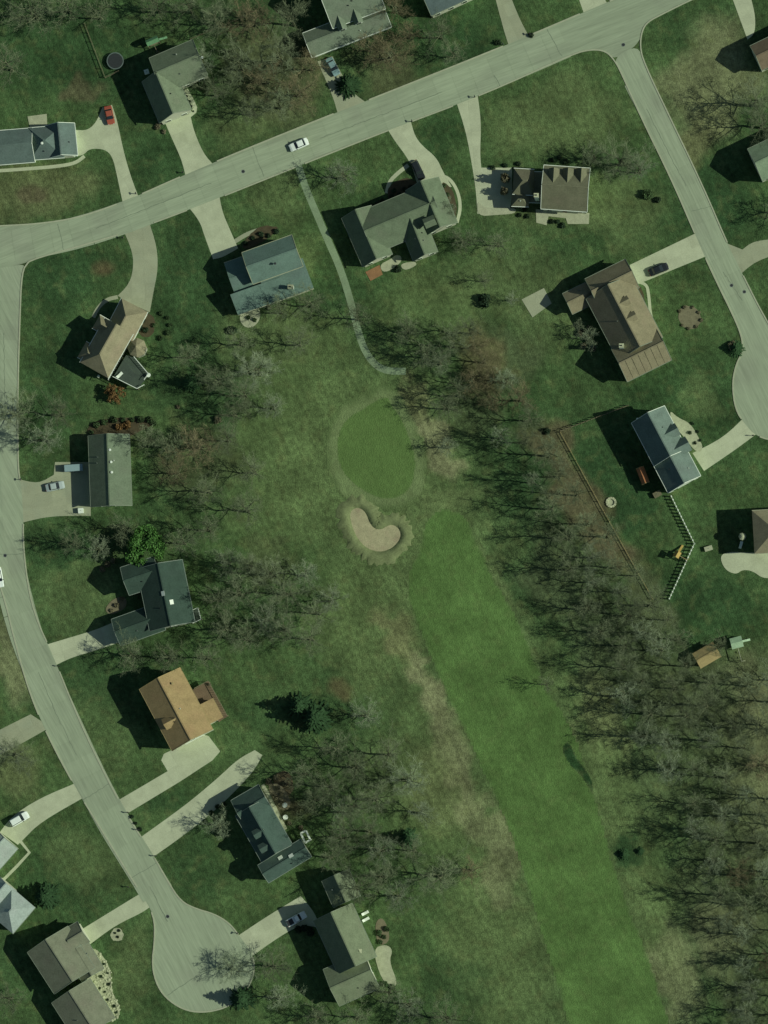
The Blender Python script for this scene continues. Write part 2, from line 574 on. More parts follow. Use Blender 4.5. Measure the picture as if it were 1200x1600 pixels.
def ragged(poly, amp, step, seed):
    """resample a closed polygon and roughen its edge"""
    r = random.Random(seed)
    out = []
    m = len(poly)
    for i in range(m):
        a, b = Vector(poly[i]), Vector(poly[(i + 1) % m])
        k = max(1, int((b - a).length / step))
        for j in range(k):
            p = a.lerp(b, j / k)
            out.append((p.x + r.uniform(-amp, amp), p.y + r.uniform(-amp, amp)))
    return out

fairway = [(655, 850), (662, 812), (690, 790), (728, 800), (752, 850), (775, 905), (803, 950), (828, 1005), (850, 1060), (880, 1110), (903, 1150), (928, 1230), (950, 1310),
           (972, 1385), (1000, 1450), (1022, 1510), (1050, 1600), (1075, 1680), (905, 1680), (885, 1600), (862, 1520), (832, 1420), (795, 1300), (745, 1190),
           (700, 1100), (662, 1010), (632, 930), (638, 885)]
def turf_grid(name, poly, z, colour, feather, label, step=.75, under=None, var=1.0, m_=None):
    """mown turf as a fine sheet whose colour runs out into the rough at its edge"""
    P = np.array(poly)
    xs = np.arange(P[:, 0].min(), P[:, 0].max() + step, step)
    ys = np.arange(P[:, 1].min(), P[:, 1].max() + step, step)
    X, Y = np.meshgrid(xs, ys)
    sh = X.shape
    X, Y = X.ravel(), Y.ravel()
    ins = np.zeros(len(X), bool)
    dist = np.full(len(X), 1e9)
    n = len(P)
    for i in range(n):
        a, b = P[i], P[(i + 1) % n]
        c = ((a[1] > Y) != (b[1] > Y)) & (X < (b[0] - a[0]) * (Y - a[1]) / (b[1] - a[1] + 1e-12) + a[0])
        ins ^= c
        ab = b - a
        t = np.clip(((X - a[0]) * ab[0] + (Y - a[1]) * ab[1]) / (ab @ ab + 1e-9), 0, 1)
        dist = np.minimum(dist, np.hypot(X - a[0] - ab[0] * t, Y - a[1] - ab[1] * t))
    w = np.clip(dist / feather + smooth_noise(X, Y, 2.2, 21) * 1.0 + smooth_noise(X, Y, 6, 22) * .8, 0, 1)
    w = w * w * (3 - 2 * w)
    col = ground_colour(X, Y) if under is None else np.tile(np.array(under), (len(X), 1))
    f_ = np.array(colour)[None, :] * (1 + (smooth_noise(X, Y, 8, 23) * .25 + smooth_noise(X, Y, 2, 24) * .2) * var)[:, None]
    col = col + (f_ - col) * w[:, None]
    I = ins.reshape(sh)
    quad = I[:-1, :-1] & I[:-1, 1:] & I[1:, 1:] & I[1:, :-1]
    idx = np.arange(len(X)).reshape(sh)
    F = np.stack([idx[:-1, :-1], idx[:-1, 1:], idx[1:, 1:], idx[1:, :-1]], -1)[quad]
    used = np.unique(F)
    remap = np.full(len(X), -1)
    remap[used] = np.arange(len(used))
    F = remap[F]
    V = np.stack([X[used], Y[used], np.full(len(used), z)], -1)
    me = quad_mesh(name, V, F, m_ or M_GROUND)
    att = me.color_attributes.new('Col', 'FLOAT_COLOR', 'POINT')
    rgba = np.ones((len(used), 4), np.float32)
    rgba[:, :3] = col[used]
    att.data.foreach_set('color', rgba.ravel())
    return structure(link_mesh(name, me), label)
turf_grid('fairway', wpoly(fairway, 2), .02, (0.081, 0.162, 0.043), 1.0, 'mown green fairway strip running down to the lower right', m_=M_MOWN)
fringe = [(606, 598), (588, 600), (560, 614), (520, 638), (506, 686), (508, 732), (524, 768), (556, 794), (585, 797), (622, 801), (661, 782), (670, 722), (658, 672), (640, 634), (622, 606)]
turf_grid('green_collar', wpoly(fringe, 3), 0.03, (0.138, 0.208, 0.080), 2.2, 'paler collar of grass ringing the putting green', .5, None, .4, M_COLLAR)
green = [(608, 619), (592, 620), (570, 634), (536, 655), (524, 690), (526, 722), (543, 752), (580, 777), (615, 784), (645, 767), (653, 722), (641, 680), (627, 650), (610, 628)]
turf_grid('putting_green', wpoly(green, 3), 0.045, (0.092, 0.172, 0.047), .55, 'smooth oval putting green', .4, (0.132, 0.202, 0.077), .25, M_PUTT)
bunker = [(545, 800), (558, 791), (572, 799), (579, 820), (592, 829), (610, 818), (624, 824), (628, 840), (614, 857), (595, 864), (573, 858), (558, 842), (549, 822)]
bpoly = wpoly(bunker, 3)
structure(sheet('sand_bunker', ragged(bpoly, .08, .7, 4), 0.04, M_SAND), 'kidney-shaped sand bunker below the putting green')
M_LIP = mat('lip_turf', (0.150, 0.200, 0.085), .95, .3, .8, 3.5, bump=.4, spec=.1)
def ring_mound(name, poly, w, h, m_, label, seed):
    r = random.Random(seed)
    if area2(poly) < 0:
        poly = poly[::-1]
    n = len(poly)
    v, f = [], []
    for i in range(n):
        a, b = Vector(poly[i - 1]), Vector(poly[(i + 1) % n])
        t = (b - a).normalized()
        nrm = Vector((t.y, -t.x))
        p = Vector(poly[i])
        ww = w * r.uniform(.8, 1.25)
        for k, (d, z) in enumerate(((-.05, .0), (.18, .75), (.5, 1.0), (1.0, 0.0))):
            q = p + nrm * (d * ww)
            v.append((q.x, q.y, .012 + h * z))
    for i in range(n):
        j = (i + 1) % n
        for k in range(3):
            f.append((i * 4 + k, i * 4 + k + 1, j * 4 + k + 1, j * 4 + k))
    return structure(mk(name, v, f, m_, None, True), label)
ring_mound('bunker_lip', bpoly, 2.8, .65, M_LIP, 'raised pale grass lip round the sand bunker', 5)
mound2 = [(640, 795), (650, 812), (650, 836), (638, 858), (632, 856), (642, 835), (641, 815), (632, 799)]
structure(sheet('grass_bank', ragged(wpoly(mound2, 2), .15, .8, 8), 0.035, M_FRINGE), 'curved pale grass bank right of the sand bunker')
shade_outline = [(884, 1158), (893, 1160), (900, 1180), (912, 1195), (926, 1215), (930, 1240), (922, 1238), (908, 1215), (892, 1200), (880, 1180), (876, 1166)]
turf_grid('painted_mound_shade', wpoly(shade_outline, 2), .036, (0.024, 0.064, 0.021), .45, 'dark curved strip of painted mound shade beside the fairway', .4)  # shadow of a mound painted as dark green turf; no mound is built

# ------------------------------------------------------------------ roads
ROADS = {
 'upper': dict(n=[(-60, 357), (0, 353), (60, 350), (125, 340), (200, 313), (300, 268), (450, 206), (640, 131), (800, 67), (915, 18), (990, -14), (1060, -45)],
               s=[(1120, -18), (1075, 2), (1035, 22), (1012, 34), (1003, 48), (997, 70), (960, 94), (947, 80), (925, 77), (895, 84), (760, 146), (600, 206), (460, 262), (300, 326), (205, 361),
                  (120, 386), (62, 402), (45, 409), (10, 420), (-60, 425)]),
}
road_mats = M_ROAD
upper_poly = ROADS['upper']['n'] + ROADS['upper']['s']
right_poly = [(958, 90), (970, 112), (1000, 180), (1050, 282), (1087, 368), (1112, 425), (1150, 502), (1160, 530), (1160, 550), (1149, 572), (1144, 602), (1149, 640), (1164, 663), (1182, 682), (1215, 690), (1260, 680), (1290, 620), (1260, 560), (1215, 530), (1187, 482), (1165, 438), (1138, 384), (1098, 290), (1048, 186), (1005, 98), (997, 70)]
left_poly = [(-75, 425), (10, 418), (40, 412), (33, 424), (31, 500), (28, 600), (28, 700), (29, 738), (33, 756), (37, 812), (36, 830), (38, 870), (46, 930), (60, 975), (75, 1007), (90, 1042), (110, 1092), (135, 1150), (168, 1218), (200, 1277),
             (240, 1337), (262, 1377), (282, 1408), (306, 1420), (335, 1428), (358, 1442), (374, 1462), (396, 1492), (398, 1520), (385, 1550), (360, 1572), (325, 1582), (292, 1580), (264, 1564), (246, 1542), (237, 1508), (242, 1468), (241, 1430),
             (218, 1392), (190, 1348), (152, 1286), (120, 1234), (88, 1176), (62, 1122), (44, 1075), (25, 1010), (6, 930), (-20, 860), (-50, 800), (-60, 700)]
def ctrl_smooth(p):
    return chaikin(p, 2)
road_upper = sheet('road', [W(p) for p in ctrl_smooth(upper_poly)], 0.030, M_ROAD_U)
structure(road_upper, 'pale concrete road crossing the top of the view')
road_right = sheet('road', [W(p) for p in ctrl_smooth(right_poly)], 0.034, M_ROAD_R)
structure(road_right, 'pale concrete side road with turning circle on the right')
road_left = sheet('road', [W(p) for p in ctrl_smooth(left_poly)], 0.038, M_ROAD_L)
structure(road_left, 'pale concrete road down the left side ending in a turning circle')

def road_slabs(center, half, parent, z, m_, length=4.6, lanes=2):
    """concrete bays along a centre line given in photo pixels"""
    c = [Vector(W(p)) for p in chaikin(center, 2, closed=False)]
    d = [0.0]
    for a, b in zip(c, c[1:]):
        d.append(d[-1] + (b - a).length)
    def at(s):
        s = min(max(s, 0), d[-1])
        for i in range(len(c) - 1):
            if s <= d[i + 1]:
                t = (s - d[i]) / max(1e-6, d[i + 1] - d[i])
                p = c[i].lerp(c[i + 1], t)
                tg = (c[i + 1] - c[i]).normalized()
                return p, Vector((-tg.y, tg.x))
        return c[-1], Vector((0, 1))
    n = int(d[-1] / length)
    g = .025
    for i in range(n):
        s0, s1 = i * length + g, (i + 1) * length - g
        p0, n0 = at(s0)
        p1, n1 = at(s1)
        for k in range(lanes):
            a = -half + 2 * half * k / lanes + g
            b = -half + 2 * half * (k + 1) / lanes - g
            q = [p0 + n0 * a, p1 + n1 * a, p1 + n1 * b, p0 + n0 * b]
            v = [(x.x, x.y, z) for x in q] + [(x.x, x.y, z - .02) for x in q]
            mk('slab', v, [(0, 1, 2, 3)[::-1], (0, 4, 5, 1), (1, 5, 6, 2), (2, 6, 7, 3), (3, 7, 4, 0)], m_, parent)
road_slabs([(-40, 392), (60, 378), (130, 362), (210, 335), (300, 298), (450, 236), (640, 164), (800, 102), (900, 58)], 3.75, road_upper, 0.052, M_ROAD_U)
road_slabs([(992, 126), (1025, 190), (1075, 292), (1110, 372), (1140, 432), (1168, 492)], 2.75, road_right, 0.055, M_ROAD_R)
road_slabs([(0, 470), (0, 600), (-1, 700), (2, 800), (12, 880), (28, 950), (48, 1015), (80, 1085), (110, 1150), (145, 1225), (180, 1290), (215, 1345), (248, 1400)], 3.9, road_left, 0.058, M_ROAD_L)

def tar_line(pts, parent, z=.064, w=.11, seed=0):
    r = random.Random(seed)
    c = [Vector(W(p)) for p in pts]
    line = [c[0]]
    for a, b in zip(c, c[1:]):
        k = max(2, int((b - a).length / .8))
        n = Vector((-(b - a).y, (b - a).x)).normalized()
        for j in range(1, k + 1):
            line.append(a.lerp(b, j / k) + n * r.uniform(-.12, .12))
    v, f = [], []
    for i_, p in enumerate(line):
        t = (line[min(i_ + 1, len(line) - 1)] - line[max(i_ - 1, 0)]).normalized()
        n = Vector((-t.y, t.x)) * w * r.uniform(.35, .65)
        v += [(p.x + n.x, p.y + n.y, z), (p.x - n.x, p.y - n.y, z)]
    f = [(2 * i_, 2 * i_ + 1, 2 * i_ + 3, 2 * i_ + 2) for i_ in range(len(line) - 1)]
    mk('crack_seal', v, f, M_TAR, parent)
for k, (pp, par) in enumerate([([(150, 357), (240, 322), (330, 286)], road_upper), ([(500, 216), (600, 178), (690, 144)], road_upper), ([(772, 118), (782, 136)], road_upper), ([(855, 46), (878, 88)], road_upper), ([(395, 230), (412, 276)], road_upper),
                               ([(90, 350), (100, 392)], road_upper), ([(1010, 170), (1050, 250), (1072, 290)], road_right), ([(1080, 330), (1112, 322)], road_right), ([(1130, 425), (1160, 470)], road_right), ([(6, 520), (8, 640)], road_left), ([(0, 866), (36, 866)], road_left),
                               ([(60, 1050), (90, 1120), (120, 1180)], road_left), ([(205, 1372), (250, 1345)], road_left), ([(234, 1385), (262, 1440)], road_left), ([(262, 1555), (330, 1510)], road_left), ([(130, 1250), (170, 1225)], road_left)]):
    tar_line(pp, par, seed=k)
def manhole(p, label):
    x, y = W(p)
    m = empty('manhole_cover', (x, y, .05), label, 'manhole cover')
    MB().lathe((x, y, .055), [(0, .014), (.33, .014), (.33, 0)], 16).build('lid', M_DARKMETAL, m)
    MB().lathe((x, y, .055), [(.35, 0), (.35, .012), (.45, .012), (.45, 0)], 16).build('rim', M_STEEL, m)
manhole((974, 70), 'manhole cover at the junction of the upper and side roads')
manhole((1143, 446), 'manhole cover near the middle of the side road')
manhole((1163, 456), 'manhole cover at the right edge of the side road')
manhole((8, 868), 'manhole cover on the left road by the white car')
manhole((262, 1432), 'manhole cover at the mouth of the lower turning circle')
manhole((380, 268), 'manhole cover on the upper road above the teal house')

# ------------------------------------------------------------------ driveways, paths, patios
DRIVE_POLYS = []
ROAD_PX = [ctrl_smooth(upper_poly), ctrl_smooth(right_poly), ctrl_smooth(left_poly)]
def into_road(pts):
    """run the ends of a driveway on beneath the edge of the road"""
    out = []
    for p in pts:
        best = None
        isin = any(inside(p, q) for q in ROAD_PX)
        for q in ROAD_PX:
            for i in range(len(q)):
                a, b = Vector(q[i]), Vector(q[(i + 1) % len(q)])
                t = max(0, min(1, (Vector(p) - a).dot(b - a) / max(1e-6, (b - a).length_squared)))
                c = a.lerp(b, t)
                d = (Vector(p) - c).length
                if best is None or d < best[0]:
                    best = (d, c)
        if not isin and best[0] < 9:
            v = best[1] - Vector(p)
            v = v.normalized() if v.length > .01 else Vector((0, 0))
            c = best[1] + v * 9
            out.append((c.x, c.y))
        else:
            out.append(p)
    return out
def keep_corners(pts, n):
    """corner cutting that leaves sharp corners alone"""
    pts = [(p[0], p[1], None) for p in pts]
    m = len(pts)
    flag = []
    for i in range(m):
        a = Vector(pts[i][:2]) - Vector(pts[i - 1][:2])
        b = Vector(pts[(i + 1) % m][:2]) - Vector(pts[i][:2])
        flag.append(a.length > 1e-6 and b.length > 1e-6 and a.angle(b) > math.radians(52))
    cur = [((p[0], p[1]), f) for p, f in zip(pts, flag)]
    for _ in range(n):
        out = []
        m = len(cur)
        for i in range(m):
            (a, fa), (b, fb) = cur[i], cur[(i + 1) % m]
            if fa:
                out.append((a, True))
            else:
                out.append(((a[0] * .75 + b[0] * .25, a[1] * .75 + b[1] * .25), False))
            if not fb:
                out.append(((a[0] * .25 + b[0] * .75, a[1] * .25 + b[1] * .75), False))
        cur = out
    return [c[0] for c in cur]
def drive(name, pts, m_, label, axis=None, cell=(3.2, 3.2), z=0.024, smooth=2, slabs=True):
    poly = [W(p) for p in keep_corners(into_road(pts), smooth)]
    if area2(poly) < 0:
        poly = poly[::-1]
    base = sheet(name, poly, z - 0.012, m_)
    structure(base, label)
    DRIVE_POLYS.append(poly)
    if slabs and axis is not None:
        a, b = Vector(W(axis[0])), Vector(W(axis[1]))
        u = (b - a).normalized()
        v = Vector((-u.y, u.x))
        us = [u.x * p[0] + u.y * p[1] for p in poly]
        vs_ = [v.x * p[0] + v.y * p[1] for p in poly]
        nu = max(1, round((max(us) - min(us)) / cell[0]))
        nv = max(1, round((max(vs_) - min(vs_)) / cell[1]))
        g = .025
        for i in range(nu):
            for j in range(nv):
                lo = min(us) + (max(us) - min(us)) * i / nu
                hi = min(us) + (max(us) - min(us)) * (i + 1) / nu
                l2 = min(vs_) + (max(vs_) - min(vs_)) * j / nv
                h2 = min(vs_) + (max(vs_) - min(vs_)) * (j + 1) / nv
                q = clip(poly, (u.x, u.y), hi - g)
                q = clip(q, (-u.x, -u.y), -(lo + g)) if len(q) > 2 else q
                q = clip(q, (v.x, v.y), h2 - g) if len(q) > 2 else q
                q = clip(q, (-v.x, -v.y), -(l2 + g)) if len(q) > 2 else q
                if len(q) > 2 and abs(area2(q)) > .6:
                    sheet('slab', q, z, m_, .010, base)
    return base

def path(name, pts, width, m_, label, z=0.022, seg=1.5, smooth=2):
    """narrow walk along a centre line, cut into slabs"""
    c = [Vector(W(p)) for p in chaikin(pts, smooth, closed=False)]
    w = width / 2
    L_, R_ = [], []
    for i, p in enumerate(c):
        t = (c[min(i + 1, len(c) - 1)] - c[max(i - 1, 0)]).normalized()
        n = Vector((-t.y, t.x))
        L_.append(p + n * w)
        R_.append(p - n * w)
    poly = [(p.x, p.y) for p in R_] + [(p.x, p.y) for p in L_[::-1]]
    o = structure(sheet(name, poly, z, m_, .02), label)
    DRIVE_POLYS.append(poly)
    return o

drive('driveway', [(118, 203), (136, 204), (150, 192), (160, 168), (175, 164), (183, 188), (192, 232), (203, 272), (214, 303), (189, 313), (183, 275), (176, 245), (164, 233), (140, 232), (131, 242), (120, 244)], M_DRIVE, 'concrete driveway curving up to the slate-roofed house at the left edge', ((150, 215), (200, 300)))
drive('driveway', [(258, 192), (297, 178), (303, 205), (318, 240), (333, 257), (290, 275), (284, 250), (268, 215)], M_DRIVE, 'concrete driveway of the sage-roofed house near the trampoline', ((278, 185), (310, 265)))
drive('driveway', [(296, 332), (345, 308), (347, 330), (358, 356), (372, 388), (348, 402), (333, 405), (320, 370), (312, 345)], M_DRIVE, 'pale driveway of the teal-roofed house below the road', ((320, 320), (350, 395)))
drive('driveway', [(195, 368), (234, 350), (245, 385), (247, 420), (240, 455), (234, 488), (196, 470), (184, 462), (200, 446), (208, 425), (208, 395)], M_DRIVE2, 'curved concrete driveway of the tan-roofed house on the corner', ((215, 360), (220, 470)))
path('cart_path', [(466, 258), (476, 290), (492, 328), (512, 375), (530, 415), (545, 460), (556, 505), (568, 545), (585, 570), (605, 580), (634, 580)], 1.65, M_PATH, 'narrow golf path running from the road down to the putting green')
drive('driveway', [(606, 207), (642, 190), (648, 212), (660, 228), (682, 246), (692, 268), (706, 292), (664, 296), (652, 290), (645, 262), (632, 240), (618, 222)], M_DRIVE, 'driveway of the long sage-roofed house with the dark parked car', ((625, 200), (680, 285)))
path('garden_walk', [(690, 274), (704, 280), (716, 300), (720, 325), (714, 348)], .75, M_DRIVE, 'thin curved walk round the right side of the sage-roofed house')
path('garden_walk', [(638, 258), (622, 270), (608, 284), (604, 302)], .9, M_DRIVE, 'thin curved walk left of the dark parked car')
drive('driveway', [(716, 166), (749, 150), (752, 190), (750, 240), (752, 262), (800, 262), (800, 322), (790, 332), (746, 334), (744, 300), (738, 260), (728, 205)], M_DRIVE, 'long driveway of the house with three triangular dormers', ((732, 160), (746, 300)))
drive('driveway', [(984, 414), (1030, 392), (1088, 364), (1100, 402), (1050, 422), (1012, 438), (990, 446)], M_DRIVE, 'driveway under the black parked car', ((1085, 385), (995, 428)))
drive('driveway', [(1082, 708), (1130, 684), (1156, 656), (1184, 682), (1150, 702), (1100, 736)], M_DRIVE, 'driveway of the dark-roofed house by the turning circle', ((1090, 720), (1165, 672)))
drive('driveway', [(1130, 378), (1160, 390), (1178, 376), (1230, 372), (1230, 392), (1180, 408), (1162, 428)], M_DRIVE2, 'shaded driveway leaving the right edge of the view', ((1140, 400), (1220, 384)))
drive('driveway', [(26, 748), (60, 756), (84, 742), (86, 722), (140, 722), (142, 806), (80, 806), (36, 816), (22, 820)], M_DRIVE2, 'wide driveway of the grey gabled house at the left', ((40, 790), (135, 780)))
drive('driveway', [(70, 1008), (110, 996), (150, 984), (178, 972), (186, 1004), (150, 1016), (110, 1028), (86, 1040)], M_DRIVE, 'short driveway of the dark green-roofed house', ((80, 1022), (175, 990)))
drive('driveway', [(182, 1252), (250, 1212), (262, 1205), (252, 1188), (256, 1178), (318, 1148), (326, 1150), (344, 1174), (332, 1188), (280, 1222), (194, 1274)], M_DRIVE, 'driveway of the orange-roofed house', ((195, 1262), (330, 1178)), smooth=0)
drive('driveway', [(220, 1308), (290, 1258), (340, 1216), (372, 1186), (398, 1172), (410, 1180), (396, 1206), (352, 1252), (300, 1296), (238, 1340)], M_DRIVE, 'long driveway just below the orange-roofed house', ((230, 1322), (395, 1190)))
drive('driveway', [(372, 1462), (420, 1430), (470, 1400), (492, 1426), (500, 1450), (470, 1444), (430, 1468), (394, 1494)], M_DRIVE, 'driveway with the white pickup by the lower turning circle', ((385, 1478), (480, 1420)))
drive('driveway', [(128, 1452), (180, 1420), (226, 1392), (236, 1416), (222, 1426), (180, 1446), (140, 1476)], M_DRIVE, 'driveway of the house with the rock garden', ((230, 1405), (135, 1462)))
drive('driveway', [(122, 1222), (128, 1248), (64, 1284), (36, 1312), (28, 1320), (0, 1300), (18, 1276), (60, 1248)], M_DRIVE, 'driveway with the white van at the left edge', ((125, 1236), (15, 1300)))
drive('driveway', [(-20, 1150), (48, 1116), (66, 1142), (30, 1164), (-20, 1190)], M_DRIVE2, 'worn driveway stub at the left edge', ((-20, 1170), (60, 1130)))
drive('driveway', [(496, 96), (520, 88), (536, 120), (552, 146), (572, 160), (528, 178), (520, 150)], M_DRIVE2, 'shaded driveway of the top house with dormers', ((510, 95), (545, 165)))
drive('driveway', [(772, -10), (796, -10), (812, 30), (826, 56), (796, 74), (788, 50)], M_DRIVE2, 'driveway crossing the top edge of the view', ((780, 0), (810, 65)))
drive('driveway', [(898, -20), (935, -20), (948, 2), (912, 20)], M_DRIVE, 'short driveway apron at the top edge by the junction', ((905, -20), (930, 10)))
drive('driveway', [(1138, -20), (1168, -20), (1180, 20), (1180, 52), (1168, 62)], M_DRIVE, 'driveway beside the brown-roofed house in the top right corner', ((1150, -20), (1172, 50)))
path('garden_walk', [(-20, 268), (40, 264), (90, 260), (118, 255), (132, 244)], .8, M_DRIVE, 'thin walk along the front of the slate-roofed house')
path('garden_walk', [(184, 464), (166, 468), (152, 482), (146, 496)], .9, M_DRIVE2, 'curved front walk of the tan-roofed house')
path('garden_walk', [(984, 440), (1010, 442), (1014, 462), (1016, 490), (1022, 510)], .7, M_DRIVE, 'front walk of the brown-roofed house with dormers')
path('garden_walk', [(290, 140), (300, 158), (306, 172), (296, 180)], 1.1, M_DRIVE, 'front walk of the sage-roofed house near the trampoline', smooth=1)
path('garden_walk', [(30, 1312), (46, 1332), (26, 1354), (4, 1376)], .7, M_DRIVE, 'bent walk between the two pale-roofed houses', smooth=0)
path('garden_walk', [(366, 378), (385, 366), (402, 360)], 1.0, M_DRIVE2, 'short front walk of the teal-roofed house')
path('garden_walk', [(410, 1226), (420, 1244), (446, 1296)], .9, M_STONE, 'pale strip of paving behind the dark-roofed house', smooth=0)

def patio(name, pts, m_, label, z=.08, smooth=2):
    return structure(sheet(name, wpoly(pts, smooth), z, m_, .08), label)
patio('patio', [(43, 182), (73, 178), (74, 199), (47, 201)], M_STONE, 'square pale patio behind the slate-roofed house', smooth=0)
patio('patio', [(374, 490), (406, 478), (407, 498), (398, 510), (386, 513), (376, 505)], M_STONE, 'rounded pale patio behind the teal-roofed house')
patio('patio', [(592, 414), (612, 404), (618, 398), (628, 400), (626, 412), (600, 428)], M_STONE, 'pale patio behind the long sage-roofed house')
patio('patio', [(571, 425), (593, 414), (598, 429), (579, 439)], M_BRICKPATIO, 'terracotta patio square behind the long sage-roofed house', smooth=0)
patio('patio', [(626, 412), (648, 408), (652, 414), (636, 422), (628, 420)], M_STONE, 'small pale paving patch under the sage-roofed gable', z=.075)
patio('patio', [(837, 327), (921, 333), (920, 350), (887, 350), (884, 341), (857, 338), (854, 352), (838, 348)], M_STONE, 'tan patio strip below the house with three triangular dormers', smooth=0)
patio('patio', [(746, 312), (756, 326), (806, 324), (806, 334), (775, 336), (746, 338)], M_STONE, 'pale curved paving at the end of the long driveway')
patio('patio', [(815, 468), (850, 450), (862, 474), (832, 496)], M_DRIVE2, 'pale patio slab left of the brown-roofed house', smooth=0)
patio('patio', [(1046, 640), (1058, 652), (1078, 661), (1090, 680), (1100, 702), (1088, 708), (1070, 684), (1050, 662)], M_STONE, 'pale front terrace of the dark-roofed house by the turning circle')
patio('patio', [(1124, 868), (1140, 862), (1175, 864), (1210, 862), (1210, 902), (1192, 904), (1176, 892), (1160, 890), (1150, 898), (1132, 890)], M_DRIVE, 'scalloped pale patio beside the house at the right edge')
patio('patio', [(582, 1482), (603, 1475), (614, 1484), (608, 1502), (621, 1534), (616, 1544), (596, 1532)], M_STONE, 'pale flagstone patio behind the bottom sage-roofed house')
patio('patio', [(585, 1440), (600, 1432), (612, 1470), (590, 1480)], M_WOOD, 'brown timber terrace behind the bottom sage-roofed house', z=.07)
patio('patio', [(416, 1226), (436, 1222), (456, 1250), (450, 1268), (432, 1262)], M_WOOD, 'brown paved yard behind the dark-roofed house', z=.06)
patio('patio', [(163, 952), (176, 936), (196, 930), (199, 950), (172, 962)], M_WOOD, 'brown front terrace of the dark green-roofed house')
def bed(pts, m_, label, z=.05, smooth=2):
    return structure(sheet('planting_bed', ragged(wpoly(pts, smooth), .12, .6, len(label)), z, m_, .04), label)
bed([(205, 485), (236, 490), (244, 500), (238, 528), (214, 524)], M_MULCH, 'dark mulch bed beside the tan-roofed house')
bed([(136, 668), (150, 656), (200, 652), (240, 654), (244, 662), (215, 676), (200, 684), (138, 682)], M_MULCH, 'brown planting bed along the top of the grey gabled house')
bed([(610, 286), (640, 276), (655, 290), (615, 315), (604, 308)], M_MULCH, 'dark planting bed in front of the long sage-roofed house')
bed([(690, 280), (708, 296), (716, 330), (706, 345), (694, 305)], M_MULCH, 'narrow planting bed inside the curved walk')
bed([(984, 442), (1004, 446), (1012, 500), (1004, 516), (990, 470)], M_MULCH, 'planting bed along the front of the brown-roofed house')
bed([(400, 355), (420, 352), (440, 356), (400, 386), (372, 390)], M_MULCH, 'mulch bed along the front of the teal-roofed house')
rockbed = [(128, 1480), (150, 1482), (164, 1498), (174, 1520), (174, 1542), (178, 1556), (188, 1572), (186, 1590), (172, 1598), (158, 1598), (150, 1578), (140, 1548), (132, 1512)]
bed(rockbed, M_ROCK, 'pale rock garden along the front of the bottom left house')
bed([(172, 1458), (182, 1448), (192, 1454), (194, 1466), (184, 1472), (174, 1468)], M_ROCK, 'small round pale rock bed by the driveway')
bed([(1060, 484), (1072, 476), (1090, 482), (1098, 500), (1088, 514), (1070, 514), (1060, 500)], M_SHRUBTAN, 'round planted ring on the lawn of the brown-roofed house')
bed([(420, 1215), (450, 1200), (462, 1230), (448, 1250)], M_MULCHRED, 'reddish leaf-strewn yard corner')

# kerbs: one strip along each road edge, broken at the driveways
def kerb(edge, parent, w=.32, h=.13):
    e = [Vector(W(p)) for p in chaikin(edge, 2, closed=False)]
    pts = [e[0]]
    for a, b in zip(e, e[1:]):
        k = max(1, int((b - a).length / 1.2))
        for j in range(1, k + 1):
            pts.append(a.lerp(b, j / k))
    runs, cur = [], []
    for p in pts:
        hit = any(inside((p.x, p.y), q) for q in DRIVE_POLYS)
        if hit:
            if len(cur) > 1:
                runs.append(cur)
            cur = []
        else:
            cur.append(p)
    if len(cur) > 1:
        runs.append(cur)
    for run in runs:
        v, f = [], []
        for i, p in enumerate(run):
            t = (run[min(i + 1, len(run) - 1)] - run[max(i - 1, 0)]).normalized()
            n = Vector((-t.y, t.x))
            a, b = p + n * w / 2, p - n * w / 2
            v += [(a.x, a.y, .0), (a.x, a.y, h), (b.x, b.y, h), (b.x, b.y, .0)]
        for i in range(len(run) - 1):
            k = i * 4
            f += [(k, k + 4, k + 5, k + 1), (k + 1, k + 5, k + 6, k + 2), (k + 2, k + 6, k + 7, k + 3)]
        f += [(0, 1, 2, 3), tuple(len(v) - 4 + i for i in (3, 2, 1, 0))]
        mk('kerb', v, f, M_KERB, parent)
kerb(ROADS['upper']['n'], road_upper)
kerb([(1120, -18), (1075, 2), (1035, 22), (1012, 34), (1003, 48), (1000, 72), (1006, 98), (1048, 186), (1098, 290), (1138, 384), (1165, 438), (1187, 482), (1215, 530)], road_right)
kerb([(45, 409), (62, 402), (120, 386), (205, 361), (300, 326), (460, 262), (600, 206), (760, 146), (895, 84), (925, 77), (947, 80), (960, 94), (970, 112), (1000, 180), (1050, 282), (1087, 368), (1112, 425), (1150, 502), (1160, 530), (1160, 550), (1149, 572), (1144, 602), (1149, 640), (1164, 663), (1182, 682), (1215, 690)], road_upper)
kerb([(45, 409), (34, 424), (31, 500), (28, 600), (28, 700), (29, 738), (33, 756), (37, 812), (36, 830), (38, 870), (46, 930), (60, 975), (75, 1007), (90, 1042), (110, 1092), (135, 1150), (168, 1218), (200, 1277), (240, 1337), (262, 1377), (282, 1408), (306, 1420), (335, 1428), (358, 1442), (374, 1462), (396, 1492), (398, 1520), (385, 1550), (360, 1572), (325, 1582), (292, 1580), (264, 1564), (246, 1542), (237, 1508), (242, 1468), (241, 1430), (218, 1392), (190, 1348), (152, 1286), (120, 1234), (88, 1176), (62, 1122), (44, 1075), (25, 1010), (6, 930), (-20, 860)], road_left)

